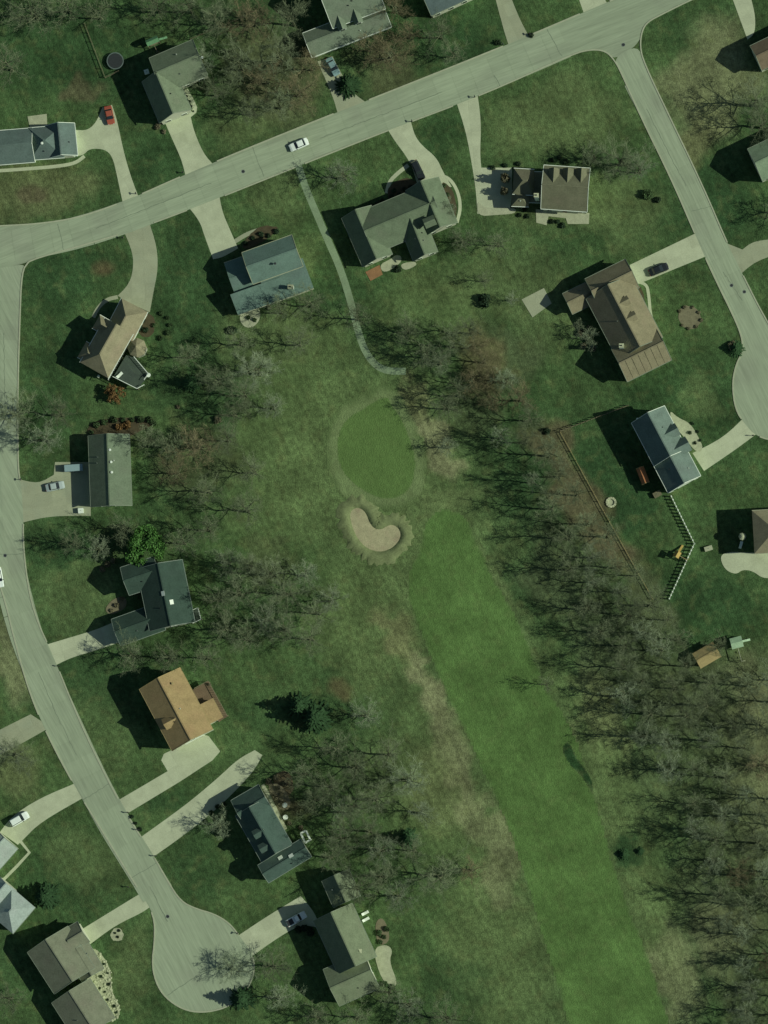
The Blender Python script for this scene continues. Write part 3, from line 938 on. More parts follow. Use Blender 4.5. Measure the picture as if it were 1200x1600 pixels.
# ------------------------------------------------------------------ houses
def unit_mesh(name, m_, sx, sy, sz, y0=0.0):
    return MB().box((0, y0, 0), sx, sy, sz).mesh(name, m_)
ME_FRAME = unit_mesh('window_frame', M_WHITE, 1.3, .12, 1.5)
ME_PANE = unit_mesh('window_pane', M_GLASS, 1.08, .06, 1.28, .06)
ME_DOOR = unit_mesh('door', mat('door_paint', (.10, .05, .035), .5, .1), 1.0, .10, 2.1)
ME_HANDLE = unit_mesh('handle', M_STEEL, .05, .10, .2)
ME_GDOOR = unit_mesh('garage_door', M_WHITE, 4.8, .12, 2.2)
ME_GPANEL = unit_mesh('garage_panel', M_CREAM, 4.6, .06, .42, .07)
CAMDIR = Vector((0.62, -0.78))

M_TRIM = mat('muted_trim', (.21, .245, .18), .7, .15, 2, 8)
class Wing:
    def __init__(s, A, B, D, eave, rise, hipA=0, hipB=0, kind='gable', gutter=True, rake=True):
        s.e, s.r, s.hA, s.hB, s.kind, s.gutter, s.rake = eave, rise, hipA, hipB, kind, gutter, rake
        a, b, d = Vector(W(A, eave)), Vector(W(B, eave)), Vector(W(D, eave))
        s.A = a
        s.u = (b - a).normalized()
        s.L = (b - a).length
        v = Vector((-s.u.y, s.u.x))
        w = (d - a).dot(v)
        if w < 0:
            v, w = -v, -w
        s.v, s.Wd = v, w
    def p(s, x, y, z):
        q = s.A + s.u * x + s.v * y
        return (q.x, q.y, z)
    def has(s, q, m=0.0):
        d = Vector(q) - s.A
        x, y = d.dot(s.u), d.dot(s.v)
        return m < x < s.L - m and m < y < s.Wd - m
    def zat(s, q):
        d = Vector(q) - s.A
        y = d.dot(s.v)
        if s.kind == 'shed':
            return s.e + s.r * (1 - y / s.Wd)
        return s.e + s.r * (1 - abs(y - s.Wd / 2) / (s.Wd / 2))

def roof_material(name, col):
    return mat('shingles_' + name, col, .92, .22, .6, 3.2, spec=.12, patch=.55, patch_col=tuple(c * .78 for c in col), patch_scale=.3, bump=.15)

def wing_build(h, wg, rm, wm, trim):
    e, r, L, Wd, T = wg.e, wg.r, wg.L, wg.Wd, .2
    p = wg.p
    if wg.kind == 'shed':
        top = [p(0, 0, e + r), p(L, 0, e + r), p(L, Wd, e), p(0, Wd, e)]
        v = top + [(a[0], a[1], a[2] - T) for a in top]
        roof = mk('roof', v, [(0, 1, 2, 3), (7, 6, 5, 4), (0, 4, 5, 1), (1, 5, 6, 2), (2, 6, 7, 3), (3, 7, 4, 0)], rm, h)
        o = .3
        zz = lambda y: e + r * (1 - y / Wd) - T - .01
        base = [(o, 0.05), (L - o, 0.05), (L - o, Wd - o), (o, Wd - o)]
        v = [p(x, y, 0) for x, y in base] + [p(x, y, zz(y)) for x, y in base]
        mk('wall', v, [(0, 1, 5, 4), (1, 2, 6, 5), (2, 3, 7, 6), (3, 0, 4, 7)], wm, h)
        if wg.gutter:
            MB().bar(p(-.02, Wd + .07, e - .1), p(L + .02, Wd + .07, e - .1), .13, .13).build('gutter', trim, roof)
        return roof
    hA = min(wg.hA * Wd / 2, L * .48) if wg.hA else 0.0
    hB = min(wg.hB * Wd / 2, L * .48) if wg.hB else 0.0
    top = [p(0, 0, e), p(L, 0, e), p(L, Wd, e), p(0, Wd, e), p(hA, Wd / 2, e + r), p(L - hB, Wd / 2, e + r)]
    v = top + [(a[0], a[1], a[2] - T) for a in top]
    f = [(0, 1, 5, 4), (2, 3, 4, 5), (6, 10, 11, 7), (8, 11, 10, 9), (0, 6, 7, 1), (2, 8, 9, 3)]
    if wg.hA:
        f += [(3, 0, 4), (9, 10, 6), (3, 9, 6, 0)]
    else:
        f += [(3, 9, 10, 4), (4, 10, 6, 0)]
    if wg.hB:
        f += [(1, 2, 5), (7, 11, 8), (1, 7, 8, 2)]
    else:
        f += [(1, 7, 11, 5), (5, 11, 8, 2)]
    roof = mk('roof', v, f, rm, h)
    o, g = .45, .3
    gA, gB = (o if wg.hA else g), (o if wg.hB else g)
    zt = e + r * o / (Wd / 2) - T - .012
    zr = e + r - T - .012
    b = [(gA, o), (L - gB, o), (L - gB, Wd - o), (gA, Wd - o)]
    v = [p(x, y, 0) for x, y in b]
    zc = e - T - .005 if (wg.hA or wg.hB) else zt
    v += [p(x, y, min(zt, zc) if (wg.hA or wg.hB) else zt) for x, y in b]
    f = [(0, 1, 5, 4), (2, 3, 7, 6)]
    n = 8
    if not wg.hA:
        v.append(p(gA, Wd / 2, zr)); f.append((3, 0, 4, n, 7)); n += 1
    else:
        f.append((3, 0, 4, 7))
    if not wg.hB:
        v.append(p(L - gB, Wd / 2, zr)); f.append((1, 2, 6, n, 5)); n += 1
    else:
        f.append((1, 2, 6, 5))
    mk('wall', v, f, wm, h)
    MB().bar(p(hA, Wd / 2, e + r + .02), p(L - hB, Wd / 2, e + r + .02), .28, .07).build('ridge_cap', rm, roof)
    if wg.gutter:
        for y in (-.07, Wd + .07):
            MB().bar(p(-.02, y, e - .1), p(L + .02, y, e - .1), .13, .13).build('gutter', trim, roof)
    if wg.rake:
        for flag, x in ((wg.hA, -.05), (wg.hB, L + .05)):
            if not flag:
                for y in (0, Wd):
                    MB().bar(p(x, y, e - .08), p(x, Wd / 2, e + r - .08), .10, .26).build('rake_board', trim, roof)
    return roof

def vent_pipes(h, wings, seed, n=3):
    r = random.Random(seed)
    for _ in range(n):
        wg = r.choice(wings)
        if wg.kind == 'shed':
            continue
        y = wg.Wd * (.5 + r.choice((-1, 1)) * r.uniform(.1, .3))
        q = wg.A + wg.u * (wg.L * r.uniform(.3, .7)) + wg.v * y
        z = wg.zat(q)
        MB().lathe((q.x, q.y, z - .15), [(.13, 0), (.13, .5), (.09, .5), (.09, .3)], 8).build('vent_pipe', r.choice((M_WHITE, M_STEEL, M_DARKMETAL)), h)
def place_on(house_e, name, me, pos, z, nrm, parent=None):
    rz = math.atan2(-nrm.x, nrm.y)   # local +y looks along nrm
    par = parent or house_e
    b = wloc(par)
    o = link_mesh(name, me, par, (pos.x - b.x, pos.y - b.y, z - b.z), (0, 0, rz))
    return o

def house(label, roof_name, roof_col, wall_m, wings, garage=None, door=None, trim=None, name='house'):
    rm = roof_material(roof_name, roof_col)
    trim = trim or M_TRIM
    c = wings[0].A + wings[0].u * wings[0].L / 2 + wings[0].v * wings[0].Wd / 2
    h = empty(name, (c.x, c.y, 0), label, 'house')
    roofs = []
    for wg in wings:
        roofs.append(wing_build(h, wg, rm, wall_m, trim))
    # windows on the sides that can be seen
    for wi, wg in enumerate(wings):
        if wg.kind == 'shed':
            continue
        sides = []
        for y, n in ((.45, -wg.v), (wg.Wd - .45, wg.v)):
            sides.append((wg.A + wg.v * y, wg.u, wg.L, n))
        for x, n in ((.3 if not wg.hA else .45, -wg.u), (wg.L - (.3 if not wg.hB else .45), wg.u)):
            sides.append((wg.A + wg.u * x, wg.v, wg.Wd, n))
        for si, (p0, t, ln, n) in enumerate(sides):
            if n.dot(CAMDIR) < .15:
                continue
            isg = garage and garage[0] == wi and garage[1] == si
            isd = door and door[0] == wi and door[1] == si
            k = max(1, int(ln / 3.0))
            if isg:
                q = p0 + t * (ln / 2) + n * .03
                gd = place_on(h, 'garage_door', ME_GDOOR, q, 0.02, n)
                for i in range(4):
                    link_mesh('panel', ME_GPANEL, gd, (0, 0, .1 + i * .52))
            for i in range(k):
                q = p0 + t * (ln * (i + .5) / k)
                if any(o is not wg and o.has(q + n * .25, 0.1) for o in wings):
                    continue
                lv = [] if isg else [1.0]
                if wg.e > 4.6:
                    lv.append(3.5)
                if isd and i == k // 2:
                    dd = place_on(h, 'door', ME_DOOR, q + n * .03, .1, n)
                    link_mesh('handle', ME_HANDLE, dd, (.35, .1, .95))
                    lv = lv[1:]
                for z in lv:
                    if z + 1.5 > wg.e - .2:
                        continue
                    wf = place_on(h, 'window', ME_FRAME, q + n * .03, z, n)
                    link_mesh('pane', ME_PANE, wf, (0, 0, .11))
    vent_pipes(h, wings, len(label))
    return h, roofs, rm

def chimney(h, p, z0, z1, sx=.9, sy=.7, m_=None, rz=0.0):
    q = W(p, z1)
    c = MB().box((q[0], q[1], z0), sx, sy, z1 - z0, rz).build('chimney', m_ or mat('chimney_brick', (.30, .25, .19), .9, .25, 3, 12), h)
    MB().box((q[0], q[1], z1), sx + .16, sy + .16, .12, rz).build('cap', M_ROCK, c)
    MB().lathe((q[0], q[1], z1 + .12), [(.16, 0), (.16, .3), (.12, .3), (.12, .05)], 10).build('flue', M_DARKMETAL, c)
    return c

def roof_vent(h, p, z, m_=None):
    q = W(p, z)
    b = wloc(h)
    return MB().lathe((q[0], q[1], z - .2), [(.22, 0), (.22, .45), (.3, .45), (.3, .55), (0, .6)], 10).build('roof_vent', m_ or M_WHITE, h)

def skylight(h, p, wg, m_=None):
    q = Vector(W(p, wg.e + wg.r * .5))
    z = wg.zat(q)
    sgn = 1 if (q - wg.A).dot(wg.v) > wg.Wd / 2 else -1
    dn = wg.v * sgn
    sl_ = wg.r / (wg.Wd / 2)
    vs_, w, l = [], .55, .8
    for dz in (-.05, .14):
        for a, b_ in ((-1, -1), (1, -1), (1, 1), (-1, 1)):
            r_ = q + wg.u * (a * w) + dn * (b_ * l / 2)
            vs_.append((r_.x, r_.y, z - sl_ * b_ * l / 2 + dz))
    return mk('skylight', vs_, [(3, 2, 1, 0), (4, 5, 6, 7), (0, 1, 5, 4), (1, 2, 6, 5), (2, 3, 7, 6), (3, 0, 4, 7)], m_ or M_WHITE, h)

def dormer(h, p, wg, rm, wm, width=2.2, length=3.0, rise=1.1, wallh=1.2, side=1, trim=True):
    """gable dormer whose front middle is seen at photo point p; side=+1 looks along wing v, -1 against it"""
    n = wg.v * side
    q = Vector(W(p, wg.e + 1.6))
    zb = wg.zat(q) - .25
    t = wg.u
    ze = zb + wallh + .25
    zr = ze + rise
    w = width / 2
    f0, b0 = q + n * .15, q - n * length
    def P3(o, a, z):
        r_ = o + t * a
        return (r_.x, r_.y, z)
    d = mk('dormer', [P3(q, -w + .12, zb), P3(q, w - .12, zb), P3(q, w - .12, ze), P3(q, 0, zr - .1), P3(q, -w + .12, ze),
                      P3(b0, -w + .12, zb), P3(b0, w - .12, zb), P3(b0, w - .12, ze), P3(b0, 0, zr - .1), P3(b0, -w + .12, ze)],
           [(0, 1, 2, 3, 4), (9, 8, 7, 6, 5), (1, 6, 7, 2), (5, 0, 4, 9)], wm, h)
    top = [P3(f0, -w - .1, ze - .05), P3(f0, 0, zr), P3(f0, w + .1, ze - .05), P3(b0, -w - .1, ze - .05), P3(b0, 0, zr), P3(b0, w + .1, ze - .05)]
    v = top + [(a[0], a[1], a[2] - .12) for a in top]
    mk('dormer_roof', v, [(0, 1, 4, 3), (1, 2, 5, 4), (6, 9, 10, 7), (7, 10, 11, 8), (0, 6, 7, 1), (1, 7, 8, 2), (3, 4, 10, 9), (4, 5, 11, 10), (0, 3, 9, 6), (2, 8, 11, 5)], rm, d)
    m_ = q + n * .03
    bq = wloc(d)
    rz = math.atan2(-n.x, n.y)
    wo = link_mesh('window', ME_PANE, d, (m_.x - bq.x, m_.y - bq.y, zb + .35 - bq.z), (0, 0, rz), (.9, 1, .8))
    return d

TEAL = (0.118, 0.178, 0.148)
SLATE = (0.110, 0.150, 0.135)
SAGE = (0.150, 0.185, 0.120)
SAGE2 = (0.130, 0.165, 0.105)
TANR = (0.245, 0.220, 0.140)
BRNR = (0.215, 0.190, 0.120)
DKGR = (0.042, 0.070, 0.054)
GRYG = (0.150, 0.185, 0.130)

# slate house at left edge
wA = [Wing((-60, 209), (50, 200), (-56, 262), 3.2, 2.4), Wing((44, 200), (97, 196), (48, 250), 3.2, 3.2, hipA=1, hipB=1, rake=False), Wing((70, 197), (75, 247), (117, 200), 3.1, 2.5)]
hA, rA, mA = house('slate grey ranch house at the left edge, pale square patio behind it', 'slate', SLATE, M_WHITE, wA, garage=(2, 3), door=(0, 1), trim=M_WHITE)
roof_vent(hA, (66, 224), 6.3)
# sage house with trampoline
wB = [Wing((233, 91), (301, 62), (257, 146), 5.2, 3.3), Wing((222, 128), (249, 192), (272, 107), 4.6, 3.9)]
hB, rB, mB = house('sage grey L-shaped house with deep shadow, beside the round trampoline', 'sage', SAGE, M_CREAM, wB, door=(1, 1))
roof_vent(hB, (316, 90), 7.4)
# top house with dormers
wC = [Wing((490, -35), (572, -66), (521, 44), 5.8, 4.2), Wing((473, 52), (597, 4), (489, 89), 3.2, 2.1)]
hC, rC, mC = house('green-grey house with two dormers cut by the top edge', 'greengrey', GRYG, M_WHITE, wC, trim=M_WHITE)
dormer(hC, (535, 44), wC[0], mC, M_WHITE, 2.0, 3.2, .9, 1.3, 1)
dormer(hC, (560, 34), wC[0], mC, M_WHITE, 2.0, 3.2, .9, 1.3, 1)
# roof corner at the top edge
wD = [Wing((649, -30), (732, -68), (675, 24), 5.0, 2.6)]
hD, rD, mD = house('slate blue roof corner at the top edge beside a driveway', 'bluegrey', (0.085, 0.115, 0.115), M_CREAM, wD)
# teal house below the road
wE = [Wing((378, 395), (456, 367), (395, 444), 5.6, 2.6), Wing((350, 411), (425, 385), (370, 462), 3.2, 1.2, rake=False), Wing((361, 462), (440, 434), (375, 491), 3.0, 1.7, kind='shed'),
      Wing((404, 430), (474, 405), (418, 476), 3.3, 1.8, kind='shed')]
hE, rE, mE = house('teal-roofed house with white gable edge below the upper road', 'teal', TEAL, M_CREAM, wE, trim=M_STONE)
chimney(hE, (454, 448), 0, 5.6, 1.2, .8, M_WHITE)
roof_vent(hE, (430, 412), 8.0, M_DARKMETAL)
# long sage house
wF = [Wing((558, 333), (668, 287), (586, 396), 3.6, 3.6), Wing((534, 341), (567, 417), (580, 321), 3.3, 3.0), Wing((634, 298), (664, 369), (685, 277), 3.6, 3.6), Wing((624, 352), (646, 408), (662, 337), 3.4, 3.0)]
hF, rF, mF = house('long sage-roofed house of crossing gables with a terracotta patio', 'sage_dark', SAGE2, M_CREAM, wF, door=(0, 1))
dormer(hF, (680, 346), wF[2], mF, M_CREAM, 2.2, 2.6, 1.0, .9, 1)
q = wloc(hF)
# house with three triangular dormers
wG = [Wing((850, 258), (922, 263), (846, 326), 5.6, 3.2), Wing((803, 263), (835, 265), (801, 303), 4.0, 1.7, hipA=1, hipB=.5, rake=False), Wing((800, 298), (827, 299), (799, 322), 3.3, 1.6, hipA=1, hipB=1, rake=False), Wing((826, 268), (853, 269), (824, 316), 2.7, .9, rake=False)]
hG, rG, mG = house('olive-brown house with three triangular dormers and white gable edge', 'olive_brown', (0.150, 0.150, 0.095), M_CREAM, wG, door=(0, 1), trim=M_WHITE)
for px in (866, 888, 909):
    dormer(hG, (px, 264), wG[0], mG, M_WHITE, 2.3, 3.4, 1.3, .9, -1)
chimney(hG, (838, 305), 0, 8.2, 1.0, .8, M_WHITE)
# brown house
wH = [Wing((916, 467), (966, 563), (986, 432), 4.6, 4.4), Wing((914, 436), (977, 405), (936, 480), 4.0, 3.2), Wing((879, 459), (918, 440), (894, 491), 3.0, 1.9), Wing((955, 545), (1024, 511), (979, 597), 4.4, 3.3)]
hH, rH, mH = house('large brown-roofed house of crossing gables next to the black parked car', 'brown', BRNR, M_CREAM, wH, garage=(1, 3), door=(0, 1))
chimney(hH, (971, 540), 0, 8.8, 1.0, .8, M_WHITE)
for i in range(1, 7):
    x_ = wH[3].L * i / 7
    MB().bar(wH[3].p(x_, wH[3].Wd / 2 + .1, wH[3].e + wH[3].r + .0), wH[3].p(x_, wH[3].Wd - .05, wH[3].e + .05), .10, .12).build('seam', mH, rH[3])
dormer(hH, (982, 470), wH[0], mH, M_CREAM, 2.0, 2.6, .9, .9, 1)
dormer(hH, (993, 494), wH[0], mH, M_CREAM, 2.0, 2.6, .9, .9, 1)
# dark house by the right turning circle
wI = [Wing((987, 661), (1022, 728), (1038, 634), 5.9, 3.7), Wing((1022, 728), (1044, 770), (1073, 702), 5.5, 3.4)]
hI, rI, mI = house('steel-grey house with two front gables by the right turning circle', 'steel_grey', (0.135, 0.180, 0.155), M_WHITE, wI, garage=(1, 1), door=(0, 1), trim=M_WHITE)
dormer(hI, (1058, 670), wI[0], mI, M_WHITE, 2.8, 4.2, 1.7, 1.2, 1)
dormer(hI, (1075, 692), wI[0], mI, M_WHITE, 3.4, 5.0, 2.0, 1.2, 1)
roof_vent(hI, (996, 655), 6.2)
# house at right edge
wJ = [Wing((1175, 798), (1262, 793), (1180, 865), 6.2, 2.8, hipA=1, rake=False)]
hJ, rJ, mJ = house('tan hip-roofed house at the right edge with a scalloped patio', 'tan_hip', TANR, M_CREAM, wJ, trim=M_STONE)
wK1 = [Wing((1172, 72), (1250, 34), (1190, 110), 4.8, 2.2)]
hK1, rK1, mK1 = house('brown-roofed house corner at the upper right edge', 'brown_red', (0.16, 0.125, 0.085), M_CREAM, wK1)
wK2 = [Wing((1168, 233), (1250, 194), (1190, 283), 5.2, 2.6)]
hK2, rK2, mK2 = house('pale green-roofed house corner at the right edge', 'pale_green', (0.19, 0.25, 0.165), M_CREAM, wK2)
# tan house on the corner
wL = [Wing((164, 497), (125, 566), (208, 522), 4.8, 3.5, hipB=1, rake=False), Wing((190, 466), (166, 512), (231, 487), 3.6, 3.2, hipA=1, rake=False), Wing((156, 492), (196, 515), (145, 513), 4.2, 2.6, hipA=1, rake=False), Wing((121, 558), (160, 580), (135, 534), 4.0, 2.4, hipA=1, rake=False)]
hL, rL, mL = house('tan multi-gabled house on the road corner with a railed rear deck', 'tan', TANR, M_CREAM, wL, trim=M_WHITE)
qx, qy = W((214, 543), 3.4)
tur = MB().lathe((qx, qy, 3.3), [(2.3, -.15), (2.3, 0), (.0, 2.0)], 8).build('turret_roof', mL, hL)
MB().lathe((qx, qy, 0), [(2.0, 0), (2.0, 3.2)], 8).build('turret_wall', M_CREAM, hL)
# grey gabled house
wM = [Wing((138, 681), (142, 792), (202, 679), 3.7, 2.7)]
hM, rM, mM = house('grey-green simple gabled house beside the wide shaded driveway', 'greygreen', (0.130, 0.165, 0.110), M_CREAM, wM)
for pp in ((172, 703), (174, 722), (175, 738)):
    roof_vent(hM, pp, 6.2)
wM2 = None
# dark green house
wN = [Wing((214, 889), (234, 986), (284, 872), 5.2, 2.9), Wing((188, 887), (240, 870), (199, 931), 5.0, 2.1), Wing((174, 968), (244, 943), (186, 1010), 3.3, 2.2)]
hN, rN, mN = house('dark green-roofed house below the bright leafy tree', 'dark_green', DKGR, M_CREAM, wN, trim=mat('grey_trim', (.2, .24, .2), .6, .1))
skylight(hN, (256, 928), wN[0])
skylight(hN, (269, 941), wN[0])
# orange house
wO = [Wing((218, 1077), (269, 1173), (281, 1043), 6.3, 3.0), Wing((304, 1106), (320, 1136), (332, 1091), 4.6, 1.4, kind='shed')]
ORNG = (0.31, 0.225, 0.112)
hO, rO, mO = house('orange-tan roofed house with a brown rear deck', 'orange_tan', ORNG, M_CREAM, wO, garage=(0, 3), trim=M_WOODTAN)
dormer(hO, (257, 1132), wO[0], mO, M_CREAM, 2.6, 3.0, 1.3, .6, -1)
roof_vent(hO, (270, 1068), 8.3, M_WOODTAN)
# dark-roofed house with cross wing
wP = [Wing((368, 1275), (409, 1347), (416, 1248), 5.0, 3.4), Wing((361, 1251), (404, 1226), (384, 1291), 4.2, 2.5), Wing((403, 1352), (470, 1311), (422, 1378), 5.2, 1.3)]
hP, rP, mP = house('dark teal-roofed house with cross wing and a white framed box behind', 'dark_teal', (0.060, 0.095, 0.078), M_CREAM, wP, trim=mat('grey_trim', (.2, .24, .2), .6, .1))
dormer(hP, (398, 1305), wP[0], mP, M_CREAM, 2.0, 2.6, .7, 1.2, -1)
dormer(hP, (407, 1327), wP[0], mP, M_CREAM, 2.0, 2.6, .7, 1.2, -1)
skylight(hP, (455, 1337), wP[2])
skylight(hP, (438, 1340), wP[2])
# bottom sage house
wQ = [Wing((490, 1439), (528, 1522), (550, 1411), 5.6, 4.4), Wing((503, 1377), (521, 1418), (545, 1358), 4.6, 2.6), Wing((505, 1515), (568, 1487), (530, 1572), 4.6, 2.9)]
hQ, rQ, mQ = house('sage-roofed house with a steep black-shadowed slope beside the white pickup', 'sage_olive', (0.155, 0.185, 0.115), M_CREAM, wQ)
chimney(hQ, (560, 1486), 0, 8.0, 1.4, .8, M_DARKMETAL)
# bottom left house with rock garden
wR = [Wing((43, 1488), (85, 1553), (106, 1447), 4.8, 2.9), Wing((98, 1454), (121, 1440), (116, 1486), 4.2, 2.0), Wing((103, 1492), (128, 1534), (137, 1471), 3.6, 1.9), Wing((81, 1567), (120, 1628), (141, 1530), 4.0, 2.7)]
hR, rR, mR = house('grey-brown house of four gables wrapped by a pale rock garden', 'grey_brown', (0.170, 0.180, 0.125), M_CREAM, wR, door=(2, 1))
wS1 = [Wing((28, 1326), (-25, 1386), (-10, 1293), 4.0, 2.0)]
hS1, rS1, mS1 = house('pale-roofed house corner at the left edge above the bent walk', 'pale_grey', (0.33, 0.38, 0.33), M_CREAM, wS1)
wS2 = [Wing((55, 1418), (20, 1459), (27, 1376), 4.2, 2.8, hipA=1, hipB=1, rake=False), Wing((26, 1392), (-12, 1436), (0, 1366), 3.8, 2.2, hipB=1, rake=False)]
hS2, rS2, mS2 = house('pale-roofed house corner at the left edge below the bent walk', 'pale_grey2', (0.30, 0.35, 0.32), M_CREAM, wS2)

# ------------------------------------------------------------------ decks, garden furniture
def deck(label, pts, h, m_, rails=(), rail_m=None, boards_dir=None):
    poly = [W(p, h) for p in pts]
    cx = sum(p[0] for p in poly) / len(poly)
    cy = sum(p[1] for p in poly) / len(poly)
    d = empty('deck', (cx, cy, 0), label, 'deck')
    if area2(poly) < 0:
        poly = poly[::-1]
    us = [(p[0] * boards_dir.x + p[1] * boards_dir.y) for p in poly]
    n = max(1, int((max(us) - min(us)) / .3))
    for i in range(n):
        lo = min(us) + (max(us) - min(us)) * i / n
        hi = min(us) + (max(us) - min(us)) * (i + 1) / n
        q = clip(poly, (boards_dir.x, boards_dir.y), hi - .012)
        q = clip(q, (-boards_dir.x, -boards_dir.y), -(lo + .012)) if len(q) > 2 else q
        if len(q) > 2 and abs(area2(q)) > .02:
            sheet('plank', q, h, m_, .06, d)
    for p in poly:
        MB().box((p[0] + (cx - p[0]) * .05, p[1] + (cy - p[1]) * .05, 0), .18, .18, h - .07).build('post', M_WOOD, d)
    for a, b in rails:
        A_, B_ = Vector(W(a, h)), Vector(W(b, h))
        rl = MB().bar((A_.x, A_.y, h + 1.0), (B_.x, B_.y, h + 1.0), .14, .08).build('rail', rail_m, d)
        ln = (B_ - A_).length
        k = max(1, int(ln / .6))
        m2 = MB()
        for i in range(k + 1):
            p = A_.lerp(B_, i / k)
            m2.box((p.x, p.y, h), .07, .07, .97)
        m2.build('balusters', rail_m, rl)
    return d
deck('dark railed deck behind the tan multi-gabled house', [(197, 555), (210, 558), (233, 585), (215, 608), (177, 589)], 2.6, M_DECKDARK,
     [((210, 558), (233, 585)), ((233, 585), (226, 594)), ((226, 602), (215, 608)), ((215, 608), (177, 589)), ((208, 524), (170, 594))], M_WHITE, Vector((.7, .7)))
deck('brown deck behind the orange-tan roofed house', [(301, 1078), (326, 1064), (356, 1119), (342, 1128), (328, 1102), (314, 1104)], 2.4, M_DECK, [((326, 1064), (356, 1119)), ((304, 1076), (326, 1064))], M_WOOD, Vector((.47, -.88)))
deck('small shaded deck with white rails behind the dark green-roofed house', [(298, 955), (310, 950), (315, 968), (302, 974)], 1.5, M_DECKDARK, [((298, 955), (310, 950)), ((310, 950), (315, 968)), ((315, 968), (302, 974))], M_WHITE, Vector((0, 1)))

def chair(x, y, z, rz, label, m_=M_WHITE):
    c = empty('patio_chair', (x, y, z), label, 'chair', None)
    ca, sa = math.cos(rz), math.sin(rz)
    def t(a, b):
        return (x + a * ca - b * sa, y + a * sa + b * ca)
    p = t(0, 0)
    MB().box((p[0], p[1], z + .40), .55, .55, .06, rz).build('seat', m_, c)
    p = t(-.26, 0)
    MB().box((p[0], p[1], z + .46), .06, .55, .5, rz).build('backrest', m_, c)
    for a, b in ((-.23, -.23), (.23, -.23), (.23, .23), (-.23, .23)):
        p = t(a, b)
        MB().box((p[0], p[1], z), .05, .05, .40).build('leg', m_, c)
    return c
def lounge(p, z, rz, label, m_=M_WHITE):
    x, y = W(p, z + .4)
    c = empty('lounge_chair', (x, y, z), label, 'lounge chair')
    ca, sa = math.cos(rz), math.sin(rz)
    MB().box((x, y, z + .32), 1.3, .65, .10, rz).build('seat', m_, c)
    bx_, by_ = x - .85 * ca, y - .85 * sa
    MB().bar((x - .62 * ca, y - .62 * sa, z + .38), (x - 1.1 * ca, y - 1.1 * sa, z + .85), .65, .10).build('backrest', m_, c)
    for a, b in ((-.55, -.25), (.55, -.25), (.55, .25), (-.55, .25)):
        MB().box((x + a * ca - b * sa, y + a * sa + b * ca, z), .06, .06, .32).build('leg', m_, c)
    return c
def table(p, z, r, label, m_=M_WHITE):
    x, y = W(p, z + .72)
    t = empty('patio_table', (x, y, z), label, 'table')
    MB().lathe((x, y, z + .70), [(0, 0), (r, 0), (r, .05), (0, .05)], 18).build('table_top', m_, t)
    MB().lathe((x, y, z), [(.3, 0), (.3, .05), (.05, .08), (.05, .70)], 10).build('pedestal', m_, t)
    return t
table((329, 1098), 2.4, .65, 'white round table on the brown deck')
x_, y_ = W((333, 1105), 2.9); chair(x_, y_, 2.4, 2.2, 'white chair next to the round table on the brown deck')
lounge((188, 585), 2.6, .8, 'white lounge chair on the dark railed deck')
table((232, 586), 2.6, .5, 'small white table at the outer corner of the dark railed deck')
x_, y_ = W((154, 588), .4); chair(x_, y_, 0, 1.0, 'white chair on the lawn left of the dark railed deck')
lounge((572, 1426), 0.0, .5, 'white lounge chair on the brown terrace, upper of two')
lounge((573, 1436), 0.0, .5, 'white lounge chair on the brown terrace, lower of two')
table((445, 1258), .06, .6, 'white round table on the brown paved yard')
table((446, 1277), 0, .6, 'white round table below the brown paved yard')
x_, y_ = W((328, 1070), 2.9); chair(x_, y_, 2.4, 4.0, 'dark chair near the house end of the brown deck', M_WOOD)
lounge((1158, 850), 0, 1.3, 'white lounge chair in the shadow by the right edge house')

def umbrella(p, h, r, label, m_):
    x, y = W(p, h)
    u = empty('patio_umbrella', (x, y, 0), label, 'umbrella')
    MB().lathe((x, y, 0), [(.3, 0), (.3, .08), (.03, .1), (.03, h)], 10).build('pole', M_STEEL, u)
    MB().lathe((x, y, h - .55), [(r, 0), (r * .5, .32), (0.02, .55), (0.0, .5)], 8).build('canopy', m_, u)
    return u
umbrella((1160, 838), 4.9, .9, 'pale patio umbrella in the shadow by the right edge house', M_STONE)

def white_frame_box():
    z = 1.0
    pts = [(470, 1302), (478, 1298), (485, 1312), (477, 1317)]
    poly = [W(p, 2.4) for p in pts]
    c = empty('pergola', (sum(p[0] for p in poly) / 4, sum(p[1] for p in poly) / 4, 0), 'small white framed pergola behind the dark teal-roofed house', 'pergola')
    for p in poly:
        MB().box((p[0], p[1], 0), .16, .16, 2.4).build('post', M_WHITE, c)
    for i in range(4):
        a, b = poly[i], poly[(i + 1) % 4]
        MB().bar((a[0], a[1], 2.5), (b[0], b[1], 2.5), .42, .2).build('beam', M_WHITE, c)
white_frame_box()

# trampoline
def trampoline(p, r):
    x, y = W(p, .9)
    t = empty('trampoline', (x, y, 0), 'round black trampoline on the lawn left of the sage house', 'trampoline')
    MB().lathe((x, y, .88), [(0, 0), (r * .86, 0), (r * .86, .02), (0, .02)], 28).build('mat', M_DARKMETAL, t)
    MB().lathe((x, y, .88), [(r * .88, 0), (r, 0), (r, .06), (r * .88, .06), (r * .88, 0)], 28).build('pad', mat('grey_pad', (.10, .13, .12), .6, .15), t)
    for i in range(6):
        a = i * math.pi / 3
        MB().box((x + math.cos(a) * r * .95, y + math.sin(a) * r * .95, 0), .08, .08, .88).build('leg', M_STEEL, t)
trampoline((180, 95), 2.0)

